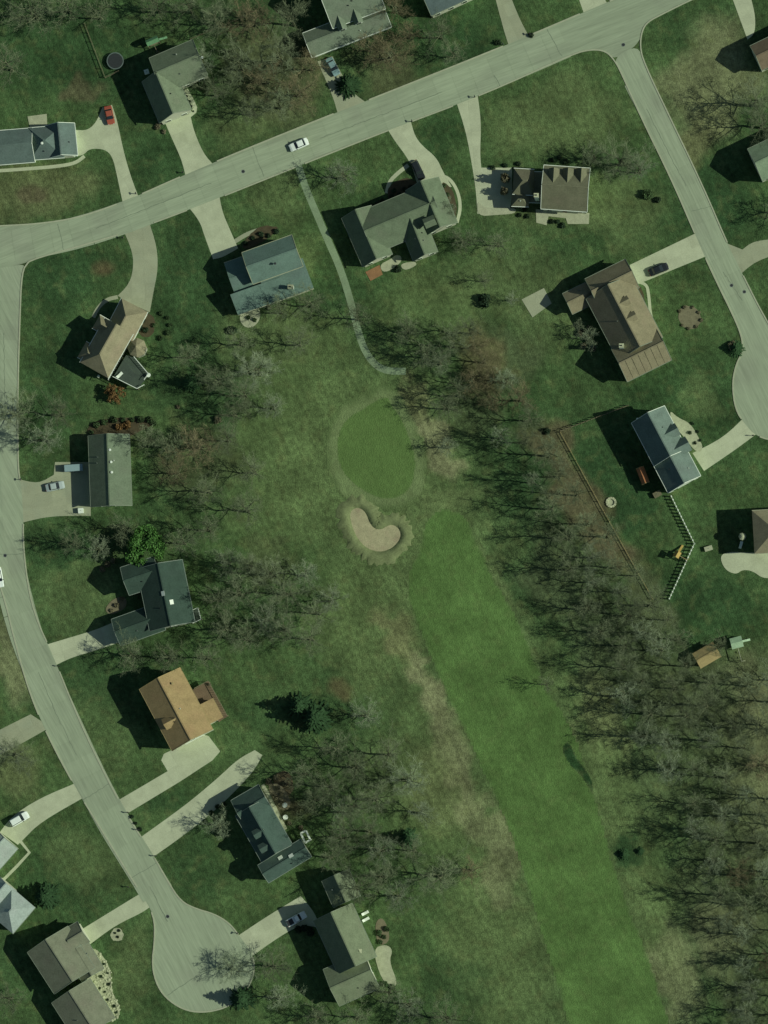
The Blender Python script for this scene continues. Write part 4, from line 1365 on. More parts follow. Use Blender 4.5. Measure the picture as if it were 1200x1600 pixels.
def playset(p, label, roof_m, frame_m, rz, rsx=2.0, rsy=1.6, swing=3.4):
    x, y = W(p, 2.5)
    s = empty('playset', (x, y, 0), label, 'playset')
    ca, sa = math.cos(rz), math.sin(rz)
    def t(a, b, z):
        return (x + a * ca - b * sa, y + a * sa + b * ca, z)
    for a in (-rsx / 2 + .1, rsx / 2 - .1):
        for b in (-rsy / 2 + .1, rsy / 2 - .1):
            q = t(a, b, 0)
            MB().box(q, .12, .12, 2.5, rz).build('post', frame_m, s)
    MB().box(t(0, 0, 1.2), rsx - .1, rsy - .1, .08, rz).build('platform', M_WOOD, s)
    v = [t(-rsx / 2, -rsy / 2, 2.5), t(rsx / 2, -rsy / 2, 2.5), t(rsx / 2, rsy / 2, 2.5), t(-rsx / 2, rsy / 2, 2.5), t(-rsx / 2, 0, 3.2), t(rsx / 2, 0, 3.2)]
    mk('canopy', v, [(0, 1, 5, 4), (2, 3, 4, 5), (0, 4, 3), (1, 2, 5)], roof_m, s)
    if swing:
        MB().bar(t(0, -rsy / 2, 2.2), t(0, -rsy / 2 - swing, 2.2), .12, .14).build('beam', frame_m, s)
        for b in (-1, 1):
            MB().bar(t(0, -rsy / 2 - swing, 2.2), t(b * .9, -rsy / 2 - swing, 0), .1, .1).build('leg', frame_m, s)
        for k in (.3, .7):
            yy = -rsy / 2 - swing * k
            sw = MB().box(t(0, yy, .5), .25, .5, .05, rz).build('swing_seat', M_DARKMETAL, s)
            MB().bar(t(0, yy - .22, .5), t(0, yy - .22, 2.2), .03, .03).build('chain', M_STEEL, sw)
            MB().bar(t(0, yy + .22, .5), t(0, yy + .22, 2.2), .03, .03).build('chain', M_STEEL, sw)
    MB().bar(t(rsx / 2, 0, 1.25), t(rsx / 2 + 1.9, 0, .2), .5, .08).build('slide', roof_m, s)
    return s
playset((238, 64), 'playset with green canopy behind the sage house', mat('green_canopy', (.11, .24, .12), .6, .15), M_WOOD, math.radians(24), 3.0, 1.5, 2.0)
playset((1058, 866), 'small yellow-topped playset beside the white picket fence', mat('yellow_plastic', (.40, .28, .08), .6, .15), M_WOODTAN, math.radians(60), 1.5, 1.5, 2.0)
playset((1151, 1004), 'playset with pale green canopy and swing frame right of the shed', mat('pale_canopy', (.30, .42, .27), .7, .2, 1, 4), M_STONE, math.radians(15), 2.8, 2.6, 3.2)

def shed(A, B, D, eave, rise, rm, wm, label):
    wg = Wing(A, B, D, eave, rise, gutter=False)
    c = wg.A + wg.u * wg.L / 2 + wg.v * wg.Wd / 2
    h = empty('shed', (c.x, c.y, 0), label, 'shed')
    wing_build(h, wg, rm, wm, M_WOODTAN)
    q = wg.A + wg.u * (wg.L / 2) + wg.v * (wg.Wd - .42)
    place_on(h, 'door', ME_DOOR, q, .05, wg.v)
    return h
shed((1082, 1021), (1113, 1003), (1098, 1043), 2.3, 1.0, mat('tan_shed_roof', (.30, .235, .11), .9, .2, 1, 5), M_WOODTAN, 'small tan-roofed garden shed at the edge of the bare wood')
shed((994, 733), (1003, 757), (1006, 729), 2.0, .8, mat('orange_shed_roof', (.42, .17, .075), .85, .2, 1, 5), M_WOOD, 'tiny orange-roofed playhouse behind the steel-grey house')

def stone_ring(p, r, label, inner):
    x, y = W(p)
    f = empty('fire_pit', (x, y, 0), label, 'fire pit')
    for i in range(12):
        a = i * math.pi / 6
        MB().box((x + math.cos(a) * r, y + math.sin(a) * r, 0), .5 * r, .5, .35, a + math.pi / 2).build('stone', M_ROCK, f)
    MB().lathe((x, y, 0.06), [(0, .0), (r * .9, 0)], 16).build('gravel', inner, f)
stone_ring((955, 785), 1.0, 'round stone fire pit on the fenced lawn', M_STONE)
def crate_box(p, sx, sy, h, rz, m_, name, label, cat):
    x, y = W(p, h)
    o = empty(name, (x, y, 0), label, cat)
    MB().box((x, y, 0), sx, sy, h, rz).build('body', m_, o)
    MB().box((x, y, h), sx + .1, sy + .1, .08, rz).build('lid', m_, o)
    MB().box((x, y, h + .08), .3, .08, .06, rz).build('handle', M_STEEL, o)
crate_box((1027, 772), 1.8, 1.2, .9, .5, M_SHRUBTAN, 'storage_bench', 'pale storage bench by the corner of the steel-grey house', 'storage bench')
crate_box((1107, 857), 1.8, 1.0, .7, .3, M_STONE, 'storage_bench', 'pale storage bench near the bend of the picket fence', 'storage bench')
crate_box((229, 112), 1.0, 1.0, .8, .3, M_WHITE, 'air_conditioner', 'white air conditioner unit in the shadow of the sage house', 'air conditioner')
crate_box((126, 798), 1.1, 1.1, 1.0, .1, M_WHITE, 'air_conditioner', 'white box unit at the corner of the grey gabled house', 'air conditioner')

# ------------------------------------------------------------------ fences
def fence(pts, h, label, m_, spacing, pw, rails=(.3, .85), picket=True, group=None):
    c = [Vector(W(p)) for p in pts]
    f = empty('fence', (c[0].x, c[0].y, 0), label, 'fence')
    for a, b in zip(c, c[1:]):
        for r in rails:
            MB().bar((a.x, a.y, h * r), (b.x, b.y, h * r), .06, .10).build('rail', m_, f)
        k = max(1, int((b - a).length / spacing))
        pm = None
        bl = wloc(f)
        for i in range(k + 1):
            p = a.lerp(b, i / k)
            if pm is None:
                pm = MB().box((0, 0, 0), pw, pw, h).mesh('post', m_)
            link_mesh('post', pm, f, (p.x - bl.x, p.y - bl.y, 0), (0, 0, math.atan2((b - a).y, (b - a).x)))
    return f
fence([(876, 676), (900, 720), (944, 800), (1020, 936)], 1.0, 'long thin tan fence between the bare wood and the back lawns', M_WOODTAN, 2.4, .12)
fence([(1049, 776), (1085, 850), (1046, 936)], 1.5, 'bent white picket fence behind the steel-grey house', M_WHITE, .85, .26)
fence([(876, 674), (940, 650), (982, 634)], 1.5, 'dark timber fence at the top of the steel-grey house garden', M_WOOD, 1.2, .14)
fence([(133, 38), (165, 122), (186, 112)], 1.2, 'thin wire fence with posts left of the trampoline', M_WOOD, 2.2, .12)
fence([(298, 62), (350, 40), (400, 18)], 1.3, 'thin timber fence running right from the sage house corner', M_WOOD, 2.2, .14)

# ------------------------------------------------------------------ cars
def car_meshes(col_name, col, L=4.6, Wd=1.85, H=1.48, suv=False, pickup=False):
    pm = mat('car_paint_' + col_name, col, .25, .04, 2, 8, spec=.6)
    def loft(secs):
        v, f = [], []
        for sec in secs:
            v += sec
        n = len(secs[0])
        for i in range(len(secs) - 1):
            for k in range(n):
                j = (k + 1) % n
                f.append((i * n + k, i * n + j, (i + 1) * n + j, (i + 1) * n + k))
        f.append(tuple(range(n))[::-1])
        f.append(tuple((len(secs) - 1) * n + k for k in range(n)))
        return v, f
    h = L / 2
    hood, deck_ = .92, (1.02 if not suv else 1.05)
    prof = [(-h, .55, .72, .80), (-h + .12, .32, .86, .93), (-h + .7, .30, deck_, 1.0), (-h + 1.3, .28, deck_, 1.0), (h - 1.3, .28, 1.0, 1.0), (h - .5, .30, hood, .97), (h - .12, .34, .78, .9), (h, .5, .66, .78)]
    secs = []
    for x, z0, z1, ws in prof:
        w = Wd / 2 * ws
        secs.append([(x, -w, z0), (x, -w, z1 - .12), (x, -w * .88, z1), (x, w * .88, z1), (x, w, z1 - .12), (x, w, z0)])
    v, f = loft(secs)
    body = bpy.data.meshes.new('car_body'); body.from_pydata(v, [], f); body.update(); body.materials.append(pm)
    if pickup:
        x0, x1, t0, t1 = -.35, 1.25, -.15, .65
    elif suv:
        x0, x1, t0, t1 = -h + .15, 1.15, -h + .55, .45
    else:
        x0, x1, t0, t1 = -h + .75, 1.15, -h + 1.35, .3
    w0, w1 = Wd / 2 * .86, Wd / 2 * .70
    zb, zt = .93, H - .04
    gv = [(x0, -w0, zb), (x1, -w0, zb), (x1, w0, zb), (x0, w0, zb), (t0, -w1, zt), (t1, -w1, zt), (t1, w1, zt), (t0, w1, zt)]
    glass = bpy.data.meshes.new('car_glass'); glass.from_pydata(gv, [], [(0, 1, 5, 4), (1, 2, 6, 5), (2, 3, 7, 6), (3, 0, 4, 7), (4, 5, 6, 7)]); glass.update(); glass.materials.append(M_GLASS)
    rv = [(t0 - .06, -w1 - .02, zt), (t1 + .06, -w1 - .02, zt), (t1 + .06, w1 + .02, zt), (t0 - .06, w1 + .02, zt), (t0 + .1, -w1 + .1, H), (t1 - .1, -w1 + .1, H), (t1 - .1, w1 - .1, H), (t0 + .1, w1 - .1, H)]
    roof = bpy.data.meshes.new('car_roof'); roof.from_pydata(rv, [], [(0, 1, 5, 4), (1, 2, 6, 5), (2, 3, 7, 6), (3, 0, 4, 7), (4, 5, 6, 7)]); roof.update(); roof.materials.append(pm)
    bedm = None
    if pickup:
        bedm = MB().box((-h + .95, 0, 1.025), 1.6, Wd * .72, .02).mesh('truck_bed', M_DARKMETAL)
    return body, glass, roof, bedm, pm
def lathe_y(m_, prof, n=16):
    v, f = [], []
    k = len(prof)
    for i in range(n):
        a = 2 * math.pi * i / n
        for r, y in prof:
            v.append((r * math.cos(a), y, r * math.sin(a)))
    for i in range(n):
        j = (i + 1) % n
        for q in range(k - 1):
            f.append((i * k + q, j * k + q, j * k + q + 1, i * k + q + 1))
    me = bpy.data.meshes.new('wheel'); me.from_pydata(v, [], f); me.update(); me.materials.append(m_)
    return me
ME_TYRE = lathe_y(M_RUBBER, [(.2, -.1), (.32, -.1), (.33, 0), (.32, .1), (.2, .1)])
ME_RIM = lathe_y(M_STEEL, [(0, -.09), (.2, -.105), (.2, .105), (0, .09)])
ME_LAMP = MB().box((0, 0, 0), .08, .32, .14).mesh('lamp', mat('lamp_glass', (.6, .62, .58), .2, .05))
ME_TAIL = MB().box((0, 0, 0), .06, .3, .16).mesh('lamp', mat('tail_red', (.3, .02, .02), .3, .05))
ME_MIRR = MB().box((0, 0, 0), .14, .2, .14).mesh('mirror', M_DARKMETAL)
def parked_car(p, ang, cname, col, label, L=4.6, cat='car', name='parked_car', **kw):
    x, y = W(p, .7)
    c = empty(name, (x, y, .07), label, cat, None, math.radians(ang))
    body, glass, roof, bedm, pm = car_meshes(cname, col, L, **kw)
    link_mesh('body', body, c)
    link_mesh('window', glass, c)
    link_mesh('roof', roof, c)
    if bedm:
        link_mesh('truck_bed', bedm, c)
    h = L / 2
    for sx in (-h + .85, h - .9):
        for sy in (-.82, .82):
            t = link_mesh('wheel', ME_TYRE, c, (sx, sy, .33))
            link_mesh('rim', ME_RIM, t, (0, 0, 0))
    for sy in (-.6, .6):
        link_mesh('headlight', ME_LAMP, c, (h - .06, sy, .60))
        link_mesh('tail_light', ME_TAIL, c, (-h + .04, sy, .66))
        link_mesh('mirror', ME_MIRR, c, (.75, sy * 1.65, .95))
    return c
CARW = (.78, .82, .76)
parked_car((467, 226), 23 + 180, 'white', CARW, 'white car driving on the upper concrete road', 4.7, name='car')
parked_car((171, 180), -78, 'red', (.33, .085, .05), 'red car parked at the top of the left driveway', 4.4)
parked_car((653, 266), -64, 'black', (.018, .022, .024), 'dark car parked on the driveway of the long sage-roofed house', 4.9, suv=True, H=1.75)
parked_car((1029, 421), 22, 'black2', (.016, .02, .022), 'black car parked on the driveway of the brown-roofed house', 4.8)
parked_car((463, 1436), 29, 'white2', CARW, 'white pickup at the shaded end of the lower driveway', 5.1, pickup=True, H=1.75, cat='pickup')
parked_car((30, 1280), 30, 'white3', CARW, 'white van on the driveway at the left edge', 4.9, suv=True, H=1.8, cat='van')
parked_car((520, 104), -62, 'teal_car', (.20, .30, .30), 'pale blue car in the shade below the top house with dormers', 4.6)
parked_car((86, 760), 12, 'pale', (.40, .46, .44), 'pale grey car on the shaded wide driveway', 4.5)
parked_car((-2, 902), -80, 'white4', CARW, 'white car cut by the left edge of the view', 4.8)
def trailer(p, ang):
    x, y = W(p, 1.6)
    t = empty('trailer', (x, y, .07), 'blue-grey box trailer above the pale grey car', 'trailer', None, math.radians(ang))
    m_ = mat('trailer_paint', (.24, .33, .34), .5, .08, 1, 5)
    link_mesh('body', MB().box((0, 0, .5), 4.2, 1.5, 1.2).mesh('trailer_body', m_), t)
    link_mesh('roof', MB().box((0, 0, 1.7), 4.25, 1.55, .06).mesh('trailer_roof', m_), t)
    link_mesh('tow_bar', MB().box((2.6, 0, .45), 1.2, .1, .1).mesh('tow_bar', M_STEEL), t)
    for sy in (-.78, .78):
        w_ = link_mesh('wheel', ME_TYRE, t, (-.3, sy, .33))
        link_mesh('rim', ME_RIM, w_, (0, 0, 0))
trailer((115, 731), 4)

# mailboxes
def off_road(p, gap=4.0):
    for q in ROAD_PX:
        if inside(p, q):
            best = min(((Vector(p) - Vector(q[i]).lerp(Vector(q[(i + 1) % len(q)]), t / 8)).length, i, t) for i in range(len(q)) for t in range(9))
            c = Vector(q[best[1]]).lerp(Vector(q[(best[1] + 1) % len(q)]), best[2] / 8)
            d = c - Vector(p)
            c = c + (d.normalized() * gap if d.length > .01 else Vector((0, 0)))
            p = (c.x, c.y)
    return p
def mailbox(p, ang, label):
    x, y = W(off_road(p))
    m = empty('mailbox', (x, y, 0), label, 'mailbox', None, math.radians(ang))
    link_mesh('post', ME_MPOST, m)
    b = link_mesh('box', ME_MBOX, m, (0, 0, 1.05))
    link_mesh('flag', ME_MFLAG, b, (.1, .13, .1))
ME_MPOST = MB().box((0, 0, 0), .14, .14, 1.05).mesh('mail_post', M_WOOD)
_b = MB().box((0, 0, 0), .55, .22, .16)
_b.add([(-.275, -.11, .16), (.275, -.11, .16), (.275, .11, .16), (-.275, .11, .16), (-.275, 0, .27), (.275, 0, .27)], [(0, 1, 5, 4), (2, 3, 4, 5), (3, 0, 4), (1, 2, 5)])
ME_MBOX = _b.mesh('mail_box', M_DARKMETAL)
ME_MFLAG = MB().box((0, 0, 0), .05, .02, .16).mesh('mail_flag', mat('flag_red', (.4, .03, .03), .5, .05))
for p, a, l in [((213, 303), 110, 'mailbox at the foot of the left driveway with the red car'), ((288, 280), 110, 'mailbox at the foot of the sage house driveway by the road'), ((193, 372), -70, 'mailbox left of the curved corner driveway'),
                ((372, 1458), 60, 'mailbox where the lower driveway meets the turning circle'), ((193, 1274), 150, 'mailbox at the foot of the orange house driveway'), ((213, 1302), 150, 'mailbox above the foot of the long lower driveway'),
                ((237, 1341), 150, 'mailbox below the foot of the long lower driveway'), ((1181, 676), 0, 'mailbox by the right turning circle'), ((742, 152), -70, 'mailbox at the head of the long straight driveway'),
                ((644, 190), -70, 'mailbox right of the driveway with the dark car'), ((201, 1386), -30, 'mailbox above the driveway of the rock garden house'), ((828, 54), 110, 'mailbox right of the top edge driveway'),
                ((786, 70), 110, 'mailbox left of the top edge driveway'), ((82, 1046), 160, 'mailbox below the short driveway of the dark green house'), ((32, 754), 90, 'mailbox above the wide shaded driveway')]:
    mailbox(p, a, l)

# ------------------------------------------------------------------ vegetation
def tube_mesh(name, segs, m_, sides=3):
    """segs: list of (p0, p1, r0, r1)"""
    p0 = np.array([s[0] for s in segs], float)
    p1 = np.array([s[1] for s in segs], float)
    r0 = np.array([s[2] for s in segs], float)
    r1 = np.array([s[3] for s in segs], float)
    d = p1 - p0
    d /= np.linalg.norm(d, axis=1, keepdims=True) + 1e-9
    ref = np.where(np.abs(d[:, 2:3]) > .9, np.array([[1., 0, 0]]), np.array([[0., 0, 1.]]))
    a = np.cross(d, ref)
    a /= np.linalg.norm(a, axis=1, keepdims=True) + 1e-9
    b = np.cross(d, a)
    n = len(segs)
    V = np.zeros((n, 2, sides, 3))
    for k in range(sides):
        t = 2 * math.pi * k / sides
        off = a * math.cos(t) + b * math.sin(t)
        V[:, 0, k] = p0 + off * r0[:, None]
        V[:, 1, k] = p1 + off * r1[:, None]
    base = (np.arange(n) * 2 * sides)[:, None]
    F = []
    for k in range(sides):
        j = (k + 1) % sides
        F.append(np.stack([base[:, 0] + k, base[:, 0] + j, base[:, 0] + sides + j, base[:, 0] + sides + k], -1))
    F = np.stack(F, 1).reshape(-1, 4)
    return quad_mesh(name, V.reshape(-1, 3), F, m_)

def bare_tree_meshes(seed, m_, H=14.0, R=5.0, prim=15, sec=7, ter=6, twig=6, tw=.0130, low=.22):
    r = random.Random(seed)
    trunk, segs = [], []
    def rv(d, spread):
        v = Vector((r.gauss(0, 1), r.gauss(0, 1), r.gauss(0, 1))) * spread
        return (d + v).normalized()
    # trunk in pieces with a slight wander
    pts = [Vector((0, 0, 0))]
    nT = 6
    for i in range(1, nT + 1):
        pts.append(Vector((r.uniform(-.25, .25) * i * .5, r.uniform(-.25, .25) * i * .5, H * .86 * i / nT)))
    rad = lambda t: .26 * (1 - t) ** 1.1 + .03
    for i in range(nT):
        trunk.append((pts[i], pts[i + 1], rad(i / nT), rad((i + 1) / nT)))
    def on(t):
        k = min(nT - 1, int(t * nT))
        return pts[k].lerp(pts[k + 1], t * nT - k)
    for i in range(prim):
        t = low + (1 - low) * (i + r.random() * .6) / prim
        az = i * 2.4 + r.uniform(-.5, .5)
        up = .35 + .9 * t + r.uniform(-.1, .25)
        d = Vector((math.cos(az), math.sin(az), up)).normalized()
        ln = R * (1.12 - .62 * abs(t - .45) / .55) * r.uniform(.75, 1.15)
        p = on(min(t, .999))
        b0 = .075 * (1 - t) + .03
        n1 = 4
        dd = d
        q = p
        prs = [p]
        for k in range(n1):
            dd = rv(dd + Vector((0, 0, .10)), .12)
            q2 = q + dd * ln / n1
            trunk.append((q, q2, b0 * (1 - k / n1) + .02, b0 * (1 - (k + 1) / n1) + .02))
            q = q2
            prs.append(q)
        for j in range(sec):
            s = .25 + .75 * (j + r.random()) / sec
            kk = min(n1 - 1, int(s * n1))
            q0 = prs[kk].lerp(prs[kk + 1], s * n1 - kk)
            d2 = rv((prs[kk + 1] - prs[kk]).normalized() * .75, .48)
            l2 = ln * .42 * r.uniform(.6, 1.2)
            m1 = q0 + d2 * l2 * .5
            d2b = rv(d2 + Vector((0, 0, .15)), .2)
            e1 = m1 + d2b * l2 * .5
            segs.append((q0, m1, .028, .022))
            segs.append((m1, e1, .022, tw * .8))
            for a in range(ter):
                s3 = .2 + .8 * (a + r.random()) / ter
                q3 = q0.lerp(m1, s3 * 2) if s3 < .5 else m1.lerp(e1, s3 * 2 - 1)
                d3 = rv(d2b * .7, .5)
                l3 = l2 * .5 * r.uniform(.5, 1.2)
                e3 = q3 + d3 * l3
                segs.append((q3, e3, tw, tw * .7))
                for c in range(twig):
                    q4 = q3.lerp(e3, r.uniform(.3, 1))
                    d4 = rv(d3 * .7 + Vector((0, 0, .15)), .5)
                    segs.append((q4, q4 + d4 * l3 * r.uniform(.4, .8), tw * .8, tw * .45))
    return tube_mesh('bare_trunk', trunk, M_BARK, 6), tube_mesh('bare_crown', segs, m_, 3)

def leaf_cloud(name, seed, m_, blobs, n, size, flat=.5):
    """blobs: (x, y, z, rx, ry, rz); n leaf quads spread near the blob surfaces"""
    r = np.random.RandomState(seed)
    vol = np.array([b[3] * b[4] + b[4] * b[5] + b[3] * b[5] for b in blobs])
    pick = r.choice(len(blobs), n, p=vol / vol.sum())
    B = np.array(blobs)[pick]
    d = r.normal(size=(n, 3))
    d /= np.linalg.norm(d, axis=1, keepdims=True)
    rad = r.uniform(.45, 1.08, size=(n, 1)) ** .6
    c = B[:, :3] + d * B[:, 3:] * rad
    a = r.normal(size=(n, 3))
    nrm = d * 1.0 + r.normal(size=(n, 3)) * flat
    nrm /= np.linalg.norm(nrm, axis=1, keepdims=True)
    t = np.cross(nrm, a)
    t /= np.linalg.norm(t, axis=1, keepdims=True) + 1e-9
    s = np.cross(nrm, t)
    w = size * r.uniform(.6, 1.3, size=(n, 1))
    V = np.stack([c - t * w, c - s * w * .55, c + t * w, c + s * w * .55], 1)
    V[:, :, 2] = np.maximum(V[:, :, 2], .02)
    F = np.arange(n * 4).reshape(n, 4)
    return quad_mesh(name, V.reshape(-1, 3), F, m_)

def evergreen_meshes(seed, H=9.0, R=2.6):
    r = random.Random(seed)
    trunk = [(Vector((0, 0, 0)), Vector((0, 0, H * .95)), .2, .03)]
    V, F = [], []
    lev = 15
    for i in range(lev):
        t = (i + .5) / lev
        z = .5 + (H - .7) * t
        rr = R * (1 - t) ** .8 + .15
        k = max(5, int(15 * (1 - t) + 5))
        for j in range(k):
            a = 2 * math.pi * (j + r.random()) / k
            L_ = rr * r.uniform(.7, 1.15)
            for q in range(4):
                s0, s1 = q / 4, (q + 1.25) / 4
                wv = .26 * (1 - .5 * s0)
                aa = a + r.uniform(-.18, .18)
                c0 = Vector((math.cos(aa) * L_ * s0, math.sin(aa) * L_ * s0, z + .25 - s0 * L_ * .28 + r.uniform(-.1, .1)))
                c1 = Vector((math.cos(aa) * L_ * s1, math.sin(aa) * L_ * s1, z + .25 - s1 * L_ * .28 + r.uniform(-.1, .1)))
                sd_ = Vector((-math.sin(aa), math.cos(aa), r.uniform(-.5, .5))) * wv
                n = len(V)
                V += [c0 - sd_, c1 - sd_ * .6, c1 + sd_ * .6, c0 + sd_]
                F.append((n, n + 1, n + 2, n + 3))
    return tube_mesh('evergreen_trunk', trunk, M_BARK, 6), quad_mesh('evergreen_crown', np.array([tuple(v) for v in V]), np.array(F), M_EVER)

BARE = {'g': [bare_tree_meshes(10 + i, M_TWIG, 14, 4.8) for i in range(5)],
        'p': [bare_tree_meshes(30 + i, M_TWIG2, 12, 4.4, prim=15, low=.16) for i in range(4)],
        'b': [bare_tree_meshes(50 + i, M_TWIG3, 11, 4.6, prim=15, low=.16) for i in range(3)]}
EVER = [evergreen_meshes(70 + i) for i in range(3)]
tr_rng = random.Random(3)
def tree(p, R, kind, label, H=None, name='bare_tree', group=None, lean=True):
    """p: photo point of the trunk foot"""
    x, y = W(p)
    if kind in BARE:
        tm, cm = tr_rng.choice(BARE[kind])
        s = R * S / 4.9
        sz = (H / 13.0) if H else s
        nm = 'bare_tree'
    else:
        tm, cm = tr_rng.choice(EVER)
        s = R * S / 2.6
        sz = (H / 9.0) if H else s
        nm = 'evergreen_tree'
    t = empty(nm, (x, y, 0), label, 'tree', group, tr_rng.uniform(0, 6.28))
    link_mesh('trunk', tm, t, scale=(s, s, sz))
    link_mesh('crown', cm, t, scale=(s, s, sz))
    return t

# the wood right of the fairway
WOOD = [(735, 500), (785, 560), (830, 640), (872, 720), (915, 790), (965, 860), (1035, 945), (1085, 1050), (1130, 1060), (1215, 1050), (1240, 1300), (1240, 1620), (1165, 1620), (1150, 1500), (1110, 1380), (1085, 1300), (1050, 1240), (1025, 1180),
        (975, 1090), (930, 1000), (900, 920), (870, 840), (835, 770), (780, 690), (735, 620), (705, 545)]
pts = []
tries = 0
while tries < 6000:
    tries += 1
    p = (tr_rng.uniform(690, 1240), tr_rng.uniform(490, 1620))
    if not inside(p, WOOD):
        continue
    if all((p[0] - q[0]) ** 2 + (p[1] - q[1]) ** 2 > 34 ** 2 for q in pts):
        pts.append(p)
def zone(p):
    x, y = p
    if y < 660: return 'at the tip of the wood above the fence'
    if y < 800: return 'in the wood beside the upper tan fence'
    if y < 950: return 'in the wood beside the lower tan fence'
    if y < 1110: return 'in the wood level with the garden shed' if x < 1060 else 'just below the garden shed and playset'
    if y < 1260: return 'in the wood level with the painted shade strip' if x < 1120 else 'at the right edge below the playset'
    if y < 1420: return 'in the wood level with two small evergreens'
    return 'in the bottom right corner of the wood'
zones = {}
for p in pts:
    zones.setdefault(zone(p), []).append(p)
for zn, zp in zones.items():
    for i, p in enumerate(sorted(zp, key=lambda q: q[1])):
        k = tr_rng.choice('gpb' if p[1] < 640 else 'ggpbp' if p[0] > 1130 else 'ggp')
        tree(p, tr_rng.uniform(22, 36), k, ORD[i] + ' bare tree from the top ' + zn, H=tr_rng.uniform(9, 14), group='bare trees of the wood right of the fairway')

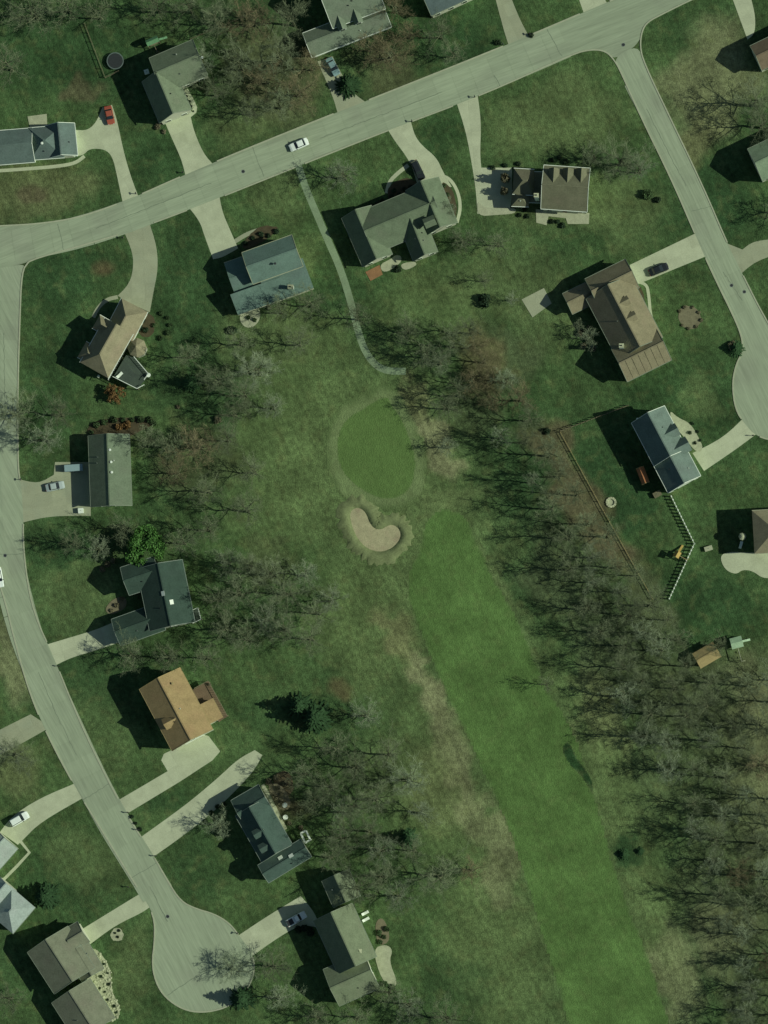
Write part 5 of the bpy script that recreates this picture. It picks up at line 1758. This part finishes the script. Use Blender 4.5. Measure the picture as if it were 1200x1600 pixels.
YARD = [
 ((360, 880), 28, 'p', 11, 'pale bare tree between the leafy tree and the dense clump'), ((350, 940), 26, 'g', 11, 'bare tree close behind the dark green-roofed house'), ((390, 1000), 28, 'g', 12, 'bare tree at the lower left of the dense clump'), ((500, 960), 26, 'g', 10, 'bare tree on the right flank of the dense clump'),
 ((520, 1230), 30, 'g', 12, 'bare tree in the dark thicket right of the reddish yard corner'), ((580, 1300), 28, 'g', 11, 'bare tree at the lower side of the dark thicket'), ((540, 1270), 28, 'p', 12, 'pale bare tree in the middle of the dark thicket'),
 ((470, 540), 26, 'g', 9, 'bare tree left of the lower golf path bend'), ((370, 650), 26, 'g', 10, 'bare tree between the wide pale tree and the reddish-brown tree'), ((300, 560), 24, 'g', 10, 'bare tree on the dark lawn right of the tan multi-gabled house'),
 ((120, 850), 24, 'g', 9, 'bare tree on the dark lawn near the left road bend'), ((270, 700), 26, 'g', 10, 'bare tree just right of the grey gabled house'),
 ((455, 930), 34, 'g', 11, 'bare tree in the dense clump left of the bunker rough, centre'), ((400, 890), 30, 'g', 12, 'bare tree at the top of the dense clump left of the bunker rough'),
 ((450, 985), 32, 'g', 12, 'bare tree at the bottom of the dense clump left of the bunker rough'), ((520, 940), 28, 'p', 9, 'pale bare tree at the right end of the dense clump below the bunker'),
 ((385, 620), 30, 'g', 11, 'bare tree just below the wide pale tree left of the green'), ((430, 640), 26, 'p', 9, 'pale bare tree nearest the putting green on its left'), ((380, 540), 26, 'g', 10, 'bare tree below the rounded patio of the teal house'),
 ((280, 740), 30, 'b', 10, 'brown bare tree under the wide reddish-brown tree'), ((330, 770), 28, 'g', 12, 'bare tree below the reddish-brown tree on the dark lawn'), ((400, 740), 26, 'g', 9, 'bare tree halfway between the reddish-brown tree and the green'),
 ((290, 850), 26, 'g', 11, 'bare tree touching the bright leafy tree on its right side'), ((610, 1180), 30, 'g', 12, 'bare tree above the wide pale tree by the straw rough'), ((530, 1170), 28, 'g', 12, 'bare tree directly below the larger dark evergreen'),
 ((560, 1260), 30, 'g', 12, 'bare tree in the dense clump right of the brown paved yard'), ((480, 1210), 26, 'g', 11, 'bare tree above the brown paved yard'), ((600, 1370), 30, 'g', 11, 'bare tree between the bottom sage house and the straw rough'), ((660, 1270), 26, 'p', 10, 'pale bare tree just below the wide pale tree by the straw rough'),
 ((520, 1340), 26, 'g', 11, 'bare tree between the white pergola and the bottom sage house'), ((610, 1550), 26, 'g', 9, 'bare tree just below the pale flagstone patio'), ((500, 1590), 26, 'g', 9, 'bare tree under the lower left corner of the bottom sage house'),
 ((420, 130), 34, 'b', 12, 'brown bare tree in the middle of the clump left of the top house'), ((400, 180), 26, 'g', 9, 'bare tree at the lower left of the clump by the road'), ((460, 40), 34, 'g', 13, 'bare tree touching the left side of the top house'),
 ((640, 60), 26, 'b', 9, 'brown bare tree right of the top house front'), ((710, 90), 24, 'g', 8, 'bare tree on the lawn left of the top edge driveway'), ((250, 20), 30, 'g', 12, 'bare tree at the top edge above the green-canopied playset'), ((160, 30), 26, 'g', 11, 'bare tree at the top edge right of the wire fence'),
 ((640, 520), 26, 'g', 9, 'bare tree above the end of the golf path'), ((690, 570), 26, 'p', 10, 'pale bare tree just right of the golf path end'), ((700, 640), 24, 'g', 9, 'bare tree right of the putting green top'),
 # photo point of the trunk, crown radius px, kind, height m, label
 ((668, 560), 26, 'g', 10, 'bare tree just right of the end of the golf path'), ((700, 700), 20, 'p', 7, 'low pale bare tree on the tan bank right of the putting green'),
 ((720, 620), 26, 'g', 11, 'bare tree between the golf path end and the wood'), ((760, 440), 15, 'g', 6, 'small bare tree on the lawn left of the brown-roofed house'),
 ((745, 545), 24, 'b', 9, 'reddish bare tree at the upper tip of the wood'), ((770, 590), 24, 'b', 9, 'reddish bare tree low at the upper tip of the wood'),
 ((540, 280), 34, 'p', 10, 'bare tree on the lawn right of the golf path top'), ((560, 500), 26, 'g', 9, 'bare tree right of the golf path halfway down'),
 ((490, 480), 30, 'g', 11, 'bare tree left of the golf path halfway down'), ((440, 490), 22, 'g', 10, 'bare tree behind the corner of the teal-roofed house'),
 ((405, 585), 42, 'p', 12, 'wide pale bare tree on the lawn left of the putting green'), ((345, 600), 34, 'g', 12, 'bare tree right of the dark railed deck lawn'),
 ((315, 700), 42, 'b', 11, 'wide reddish-brown bare tree right of the grey gabled house'), ((360, 690), 28, 'g', 11, 'bare tree just right of the reddish-brown tree'),
 ((240, 690), 24, 'g', 11, 'bare tree at the upper right corner of the grey gabled house'), ((390, 800), 30, 'g', 12, 'bare tree on the dark lawn right of the bright leafy tree'),
 ((330, 830), 26, 'g', 11, 'bare tree beside the bright leafy tree on its right'), ((430, 900), 36, 'g', 12, 'bare tree left of the bunker on the rough'),
 ((480, 900), 30, 'p', 11, 'pale bare tree nearest the bunker on its left'), ((380, 930), 34, 'g', 12, 'bare tree right of the dark green-roofed house, upper'),
 ((420, 970), 34, 'p', 12, 'pale bare tree right of the dark green-roofed house, middle'), ((360, 985), 30, 'g', 12, 'bare tree right of the dark green-roofed house, lower'),
 ((330, 1030), 26, 'g', 10, 'bare tree above the orange-tan roof'), ((490, 1000), 28, 'g', 11, 'bare tree in the middle of the rough left of the fairway'),
 ((575, 1120), 30, 'p', 10, 'pale grey bare tree right of the dark evergreens'), ((640, 1220), 40, 'p', 12, 'wide pale bare tree at the edge of the straw rough'),
 ((590, 1250), 36, 'g', 13, 'bare tree left of the wide pale tree by the straw rough'), ((560, 1200), 30, 'g', 12, 'bare tree below the dark evergreens'),
 ((540, 1310), 34, 'g', 12, 'bare tree right of the white pergola'), ((600, 1330), 34, 'p', 12, 'pale bare tree right of the white pergola farther out'), ((650, 1330), 26, 'g', 11, 'bare tree at the lower edge of the straw rough'),
 ((560, 1390), 36, 'g', 11, 'bare tree over the upper end of the bottom sage-roofed house'), ((625, 1400), 34, 'p', 10, 'pale bare tree right of the bottom sage-roofed house'),
 ((690, 1370), 40, 'g', 11, 'bare tree on the straw rough near its lower end'), ((500, 1250), 30, 'g', 12, 'bare tree right of the brown paved yard'),
 ((740, 1360), 24, 'b', 8, 'small brown bare tree next to the fairway edge'), ((366, 1514), 40, 'p', 6, 'grey bare tree leaning over the lower turning circle'),
 ((430, 1510), 34, 'g', 9, 'bare tree left of the bottom sage-roofed house'), ((440, 1560), 30, 'p', 9, 'pale bare tree by the bottom edge left of the bottom sage-roofed house'),
 ((345, 1290), 26, 'p', 8, 'pale bare tree in front of the dark teal-roofed house'), ((640, 1570), 34, 'p', 10, 'pale bare tree at the bottom edge right of the sage-roofed house'), ((700, 1590), 36, 'g', 11, 'bare tree at the bottom edge nearest the fairway'),
 ((560, 1590), 30, 'g', 11, 'bare tree at the bottom edge under the sage-roofed house'),
 ((30, 650), 40, 'g', 10, 'bare tree at the left edge whose branches shade the road'), ((75, 690), 36, 'p', 10, 'pale bare tree left of the grey gabled house'), ((100, 650), 28, 'g', 10, 'bare tree between the tan house and the grey gabled house'),
 ((400, 40), 44, 'b', 13, 'brown bare tree at the top left of the top house with dormers'), ((440, 100), 42, 'g', 13, 'bare tree between the sage house and the top house'), ((470, 150), 36, 'b', 12, 'brown bare tree by the road below the top house'),
 ((380, 110), 36, 'g', 13, 'bare tree right of the sage house'), ((440, 170), 30, 'g', 11, 'bare tree nearest the road right of the sage house'), ((345, 40), 34, 'g', 12, 'bare tree above the sage house roof corner'),
 ((490, 110), 26, 'b', 10, 'small brown bare tree left of the pale blue car'), ((612, 95), 42, 'b', 11, 'reddish-brown bare tree by the road right of the pale blue car'), ((580, 80), 30, 'b', 10, 'brown bare tree touching the front of the top house'),
 ((620, 20), 30, 'b', 10, 'brown bare tree between the two top edge houses'), ((690, 60), 28, 'g', 10, 'bare tree below the slate blue roof corner'),
 ((300, 20), 30, 'g', 12, 'bare tree at the top edge above the sage house'), ((60, 30), 44, 'g', 13, 'bare tree in the top left corner'), ((110, 20), 36, 'g', 12, 'bare tree at the top edge left of the wire fence'), ((20, 110), 36, 'g', 12, 'bare tree at the left edge above the slate house'),
 ((320, 100), 26, 'p', 9, 'pale bare tree touching the right gable of the sage house'), ((340, 150), 28, 'g', 9, 'bare tree right of the sage house front walk'),
 ((970, 258), 40, 'g', 10, 'bare tree at the right gable of the house with three dormers'), ((1000, 270), 30, 'p', 9, 'pale bare tree between the three-dormer house and the side road'), ((930, 250), 26, 'g', 8, 'bare tree at the upper right corner of the three-dormer house'),
 ((700, 330), 20, 'p', 6, 'pale bare tree over the right gable of the long sage-roofed house'), ((725, 380), 26, 'g', 7, 'bare tree right of the long sage-roofed house'), ((780, 385), 22, 'g', 8, 'bare tree on the lawn below the three-dormer house'),
 ((920, 530), 20, 'p', 6, 'pale bare tree behind the brown-roofed house'), ((905, 510), 14, 'p', 5, 'small pale bare tree near the back wall of the brown-roofed house'), ((1180, 165), 40, 'g', 11, 'bare tree between the two right edge house corners'), ((1190, 200), 34, 'g', 11, 'bare tree above the pale green-roofed house corner'), ((1235, 335), 36, 'g', 8, 'bare tree by the shaded right edge driveway'),
 ((30, 1180), 36, 'g', 7, 'bare tree at the left edge by the worn driveway stub'),
 ((200, 830), 26, 'g', 10, 'bare tree behind the bright leafy tree on its left'), ((160, 860), 26, 'p', 9, 'pale bare tree on the dark lawn left of the bright leafy tree'),
 ((210, 1025), 30, 'g', 9, 'bare tree under the eave of the dark green-roofed house'), ((270, 1030), 28, 'g', 10, 'bare tree just above the orange-tan roof ridge'),
 ((855, 1070), 14, 'g', 7, 'lone bare sapling on the fairway side of the wood'), ((800, 470), 14, 'p', 5, 'small bare sapling by the pale patio slab'), ((1120, 1010), 20, 'g', 8, 'bare tree beside the garden shed'), ((1060, 1000), 22, 'g', 9, 'bare tree left of the garden shed'),
 ((20, 1560), 26, 'g', 9, 'bare tree in the bottom left corner'),
]
for p, R, k, H, l in YARD:
    tree(p, R * 1.15, k, l, H)
for p, R, H, l in [((495, 1122), 26, 9, 'dark evergreen at the right end of the lawn below the reddish patch'), ((470, 1105), 22, 8, 'dark evergreen left of its larger twin on the lawn right of the orange house'), ((975, 1335), 10, 1.8, 'dark evergreen on the grass between fairway and wood, left of two'), ((1000, 1330), 7, 1.2, 'dark evergreen on the grass between fairway and wood, right of two'),
                   ((75, 1400), 22, 8, 'evergreen casting a round shadow on the pale roof at the left edge'), ((640, 1310), 16, 7, 'small evergreen on the lower edge of the straw rough'), ((545, 135), 20, 4, 'evergreen by the road right of the pale blue car'),
                   ((380, 1560), 20, 7, 'evergreen by the lower turning circle'), ((300, 600), 14, 5, 'small evergreen on the lawn right of the orange shrub') , ((1150, 545), 13, 3, 'small dark evergreen at the neck of the right turning circle')]:
    tree(p, R, 'e', l, H)

# bright leafy tree
def leafy(p, R, H, m_, label, n, seed, size=.3):
    x, y = W(p)
    t = empty('leafy_tree', (x, y, 0), label, 'tree')
    r = random.Random(seed)
    rr = R * S
    blobs = []
    for i in range(22):
        a = r.uniform(0, 6.28)
        d = rr * math.sqrt(r.random()) * .8
        blobs.append((d * math.cos(a), d * math.sin(a), H * (.45 + .42 * (1 - (d / rr) ** 2)) + r.uniform(-.6, .6), rr * r.uniform(.2, .36), rr * r.uniform(.2, .36), rr * r.uniform(.16, .28)))
    link_mesh('crown', leaf_cloud('leaf_crown', seed, m_, blobs, n, size), t)
    segs = [(Vector((0, 0, 0)), Vector((0, 0, H * .5)), .25, .16)]
    for b in blobs[:12]:
        segs.append((Vector((0, 0, H * .3)), Vector(b[:3]), .09, .03))
    link_mesh('trunk', tube_mesh('leaf_trunk', segs, M_BARK, 6), t)
    return t
leafy((228, 858), 33, 8.0, M_LEAF, 'bright green leafy tree above the dark green-roofed house', 4200, 5, .34)
leafy((181, 616), 17, 2.6, M_ORANGE, 'orange-leaved round tree below the dark railed deck', 1200, 6, .22)

# shrubs
SHR = {}
def shrub_mesh(kind, seed):
    key = (kind, seed)
    if key in SHR:
        return SHR[key]
    r = random.Random(seed)
    blobs = [(0, 0, .5, .8, .8, .5)]
    for i in range(7):
        a = r.uniform(0, 6.28)
        blobs.append((math.cos(a) * .5, math.sin(a) * .5, .45 + r.uniform(-.1, .3), r.uniform(.3, .5), r.uniform(.3, .5), r.uniform(.3, .45)))
    m_ = {'s': M_SHRUB, 'd': M_SHRUBDARK, 't': M_SHRUBTAN, 'o': M_ORANGE}[kind]
    SHR[key] = leaf_cloud('shrub_leaves', seed, m_, blobs, 420, .17)
    return SHR[key]
M_STEM = M_BARK
ME_STEM = tube_mesh('shrub_stem', [(Vector((0, 0, 0)), Vector((.3 * math.cos(a), .3 * math.sin(a), .7)), .03, .015) for a in (0, 1.3, 2.6, 3.9, 5.2)], M_BARK, 4)
sh_rng = random.Random(12)
def shrub(p, R, kind, label, group=None, tall=1.0):
    x, y = W(p, R * S * .5)
    s = empty('shrub', (x, y, 0), label, 'shrub', group, sh_rng.uniform(0, 6.28))
    k = R * S
    link_mesh('foliage', shrub_mesh(kind, sh_rng.randint(0, 3)), s, scale=(k, k, k * tall))
    link_mesh('stem', ME_STEM, s, scale=(k, k, k * tall))
    return s
def shrubs(pts, R, kind, label, group, tall=1.0):
    vert = max(p[1] for p in pts) - min(p[1] for p in pts) > max(p[0] for p in pts) - min(p[0] for p in pts)
    for i, p in enumerate(sorted(pts, key=lambda q: q[1] if vert else q[0])):
        shrub(p, R * sh_rng.uniform(.8, 1.2), kind, ORD[i] + (' from top: ' if vert else ' from left: ') + label, group, tall)
shrubs([(790, 280), (788, 300)], 9, 't', 'round tan shrub standing in the shade left of the three-dormer house', 'round tan shrubs by the three-dormer house', 3.4)
shrubs([(138, 1496), (150, 1494), (162, 1506), (150, 1510), (168, 1520), (158, 1526), (170, 1538), (164, 1550), (156, 1544), (168, 1562), (178, 1572), (182, 1582), (172, 1586), (162, 1572), (148, 1500)], 2.8, 'd', 'dark round shrub in the pale rock garden', 'shrubs of the rock garden')
shrubs([(180, 1458), (186, 1454), (184, 1464)], 2.4, 'd', 'tiny dark shrub in the small round rock bed', 'shrubs of the small round rock bed')
shrubs([(240, 508), (252, 490), (262, 496), (266, 508), (264, 520), (250, 528)], 5, 's', 'green hedge shrub curving right of the tan multi-gabled house', 'hedge shrubs by the tan house')
shrubs([(222, 500), (218, 512), (228, 516)], 6, 'd', 'dark shrub in the mulch bed beside the tan multi-gabled house', 'bed shrubs by the tan house')
shrubs([(142, 676), (150, 664), (164, 660), (178, 656), (192, 656), (206, 656), (220, 655), (234, 656), (240, 661)], 5.5, 's', 'low shrub in the bed along the top of the grey gabled house', 'bed shrubs of the grey gabled house')
shrubs([(186, 668), (198, 664)], 7, 'o', 'reddish shrub in the bed along the top of the grey gabled house', 'reddish bed shrubs of the grey gabled house')
shrubs([(616, 298), (624, 304), (632, 296), (642, 292), (612, 306)], 4, 'd', 'dark shrub in the bed before the long sage-roofed house', 'bed shrubs of the long sage house')
shrubs([(590, 318), (580, 322), (598, 314)], 4, 'd', 'dark shrub under the front eave of the long sage-roofed house', 'eave shrubs of the long sage house')
shrubs([(694, 290), (700, 304), (706, 322)], 3.5, 's', 'small shrub inside the thin curved walk', 'shrubs inside the curved walk')
shrubs([(990, 462), (1000, 470), (994, 478), (1004, 488), (1008, 500)], 4, 'd', 'dark shrub along the front of the brown-roofed house', 'front shrubs of the brown house')
shrubs([(1062, 486), (1070, 480), (1082, 480), (1092, 488), (1096, 500), (1088, 510), (1076, 513), (1066, 508)], 3.2, 't', 'pale shrub of the round planted ring on the lawn', 'shrubs of the round planted ring')
shrubs([(908, 520), (916, 528), (912, 540), (920, 512), (926, 545)], 6, 't', 'pale bush along the back wall of the brown-roofed house', 'pale bushes behind the brown house')
shrubs([(1082, 662), (1090, 674), (1094, 688), (1086, 692), (1078, 676)], 3, 'd', 'small dark shrub on the pale front terrace', 'shrubs of the front terrace')
shrubs([(820, 328), (812, 336), (824, 338), (862, 346), (872, 346), (880, 352)], 5, 'd', 'dark shrub along the tan patio of the three-dormer house', 'patio shrubs of the three-dormer house')
shrubs([(770, 262), (810, 256), (862, 250), (874, 246), (884, 252), (790, 258)], 5, 'd', 'dark shrub along the top wall of the three-dormer house', 'top wall shrubs of the three-dormer house')
shrubs([(830, 300), (822, 302), (828, 310)], 4, 'd', 'dark shrub in the recess of the three-dormer house', 'recess shrubs of the three-dormer house')
shrubs([(455, 425), (462, 430), (470, 424), (452, 440)], 4.5, 's', 'shrub at the right end of the teal-roofed house', 'end shrubs of the teal house')
shrubs([(395, 372), (408, 366), (420, 368), (384, 380), (432, 362)], 4.5, 'd', 'dark shrub along the front of the teal-roofed house', 'front shrubs of the teal house')
shrub((364, 516), 8, 'd', 'lone dark shrub left of the rounded patio of the teal house')
shrub((388, 496), 4, 's', 'small shrub on the rounded patio, left of two')
shrub((398, 500), 4, 's', 'small shrub on the rounded patio, right of two')
shrub((420, 480), 4.5, 't', 'pale shrub at the lower wall of the teal house')
shrubs([(292, 150), (296, 158), (299, 166), (302, 174)], 2.2, 'd', 'small dark shrub beside the front walk of the sage house', 'front walk shrubs of the sage house')
shrubs([(318, 126), (326, 130), (322, 140), (310, 134)], 7, 's', 'bush at the right gable of the sage house', 'gable bushes of the sage house')
shrubs([(246, 198), (256, 206), (250, 190)], 5, 't', 'pale bush left of the sage house driveway', 'bushes left of the sage house driveway')
shrub((1012, 304), 10, 's', 'round bush on the lawn beside the side road')
shrub((1145, 540), 9, 't', 'grey bush at the neck of the right turning circle')
shrub((756, 470), 13, 'd', 'dark bush standing in for a round tree shadow below the three-dormer house', None, 1.0)  # bush added where a tree's round shadow falls on the grass
shrub((855, 673), 7, 'd', 'dark bush at the corner of the long tan fence')
shrub((1028, 312), 6, 'd', 'small dark bush right of the round bush by the side road')
shrub((622, 420), 7, 'd', 'dark bush below the pale patio of the long sage house')
shrub((340, 656), 7, 't', 'small tan bush above the reddish-brown bare tree')
shrub((278, 636), 4, 't', 'tiny pale bush on the dark lawn right of the orange tree')
shrub((830, 55), 5, 'd', 'dark bush right of the top edge driveway')
shrub((778, 66), 6, 'd', 'dark bush left of the top edge driveway')
shrubs([(592, 1458), (600, 1464), (594, 1472), (604, 1452)], 5, 's', 'bush on the brown timber terrace', 'bushes of the brown terrace')
shrubs([(602, 1538), (612, 1542), (590, 1546), (578, 1550)], 5, 's', 'bush along the lower wall of the bottom sage house', 'lower wall bushes of the bottom sage house')
shrubs([(434, 1232), (440, 1240), (430, 1246), (452, 1286), (470, 1294)], 5, 't', 'tan bush round the brown paved yard', 'bushes of the brown paved yard')
shrubs([(476, 1428 + 22), (466, 1452), (486, 1456)], 8, 'd', 'dark bush below the end of the lower driveway', 'bushes below the lower driveway')
shrubs([(182, 946), (190, 936), (174, 954)], 4, 't', 'pale bush on the brown front terrace', 'bushes of the brown front terrace')
shrubs([(340, 1240 + 20), (330, 1270), (322, 1284), (350, 1256)], 5, 's', 'bush along the lower side of the long driveway', 'bushes of the long driveway')
shrubs([(206, 1276), (212, 1286), (219, 1296)], 4, 'd', 'dark roadside bush between the orange house drive and the long driveway', 'roadside bushes')
shrubs([(160, 890), (168, 882), (176, 876)], 6, 't', 'pale bush in front of the dark green-roofed house', 'front bushes of the dark green house')
shrubs([(440, 1255), (420, 1222), (432, 1215), (446, 1225)], 6, 't', 'brownish bush in the reddish yard corner', 'bushes of the reddish yard corner')

# loose stones of the rock garden: real geometry, too many to count
def stones(poly_px, n, seed, parent_name, label):
    r = random.Random(seed)
    mb = MB()
    xs = [p[0] for p in poly_px]; ys = [p[1] for p in poly_px]
    c = 0
    while c < n:
        p = (r.uniform(min(xs), max(xs)), r.uniform(min(ys), max(ys)))
        if inside(p, poly_px):
            x, y = W(p)
            s = r.uniform(.15, .38)
            mb.lathe((x, y, .02), [(s, 0), (s * r.uniform(.8, 1.1), s * .35), (s * .5, s * .7), (0, s * .75)], 6)
            c += 1
    o = mb.build(parent_name, M_ROCK)
    o['kind'] = 'stuff'
    o['label'] = label
    o['category'] = 'stones'
stones(rockbed, 260, 4, 'garden_stones', 'loose pale stones of the rock garden')
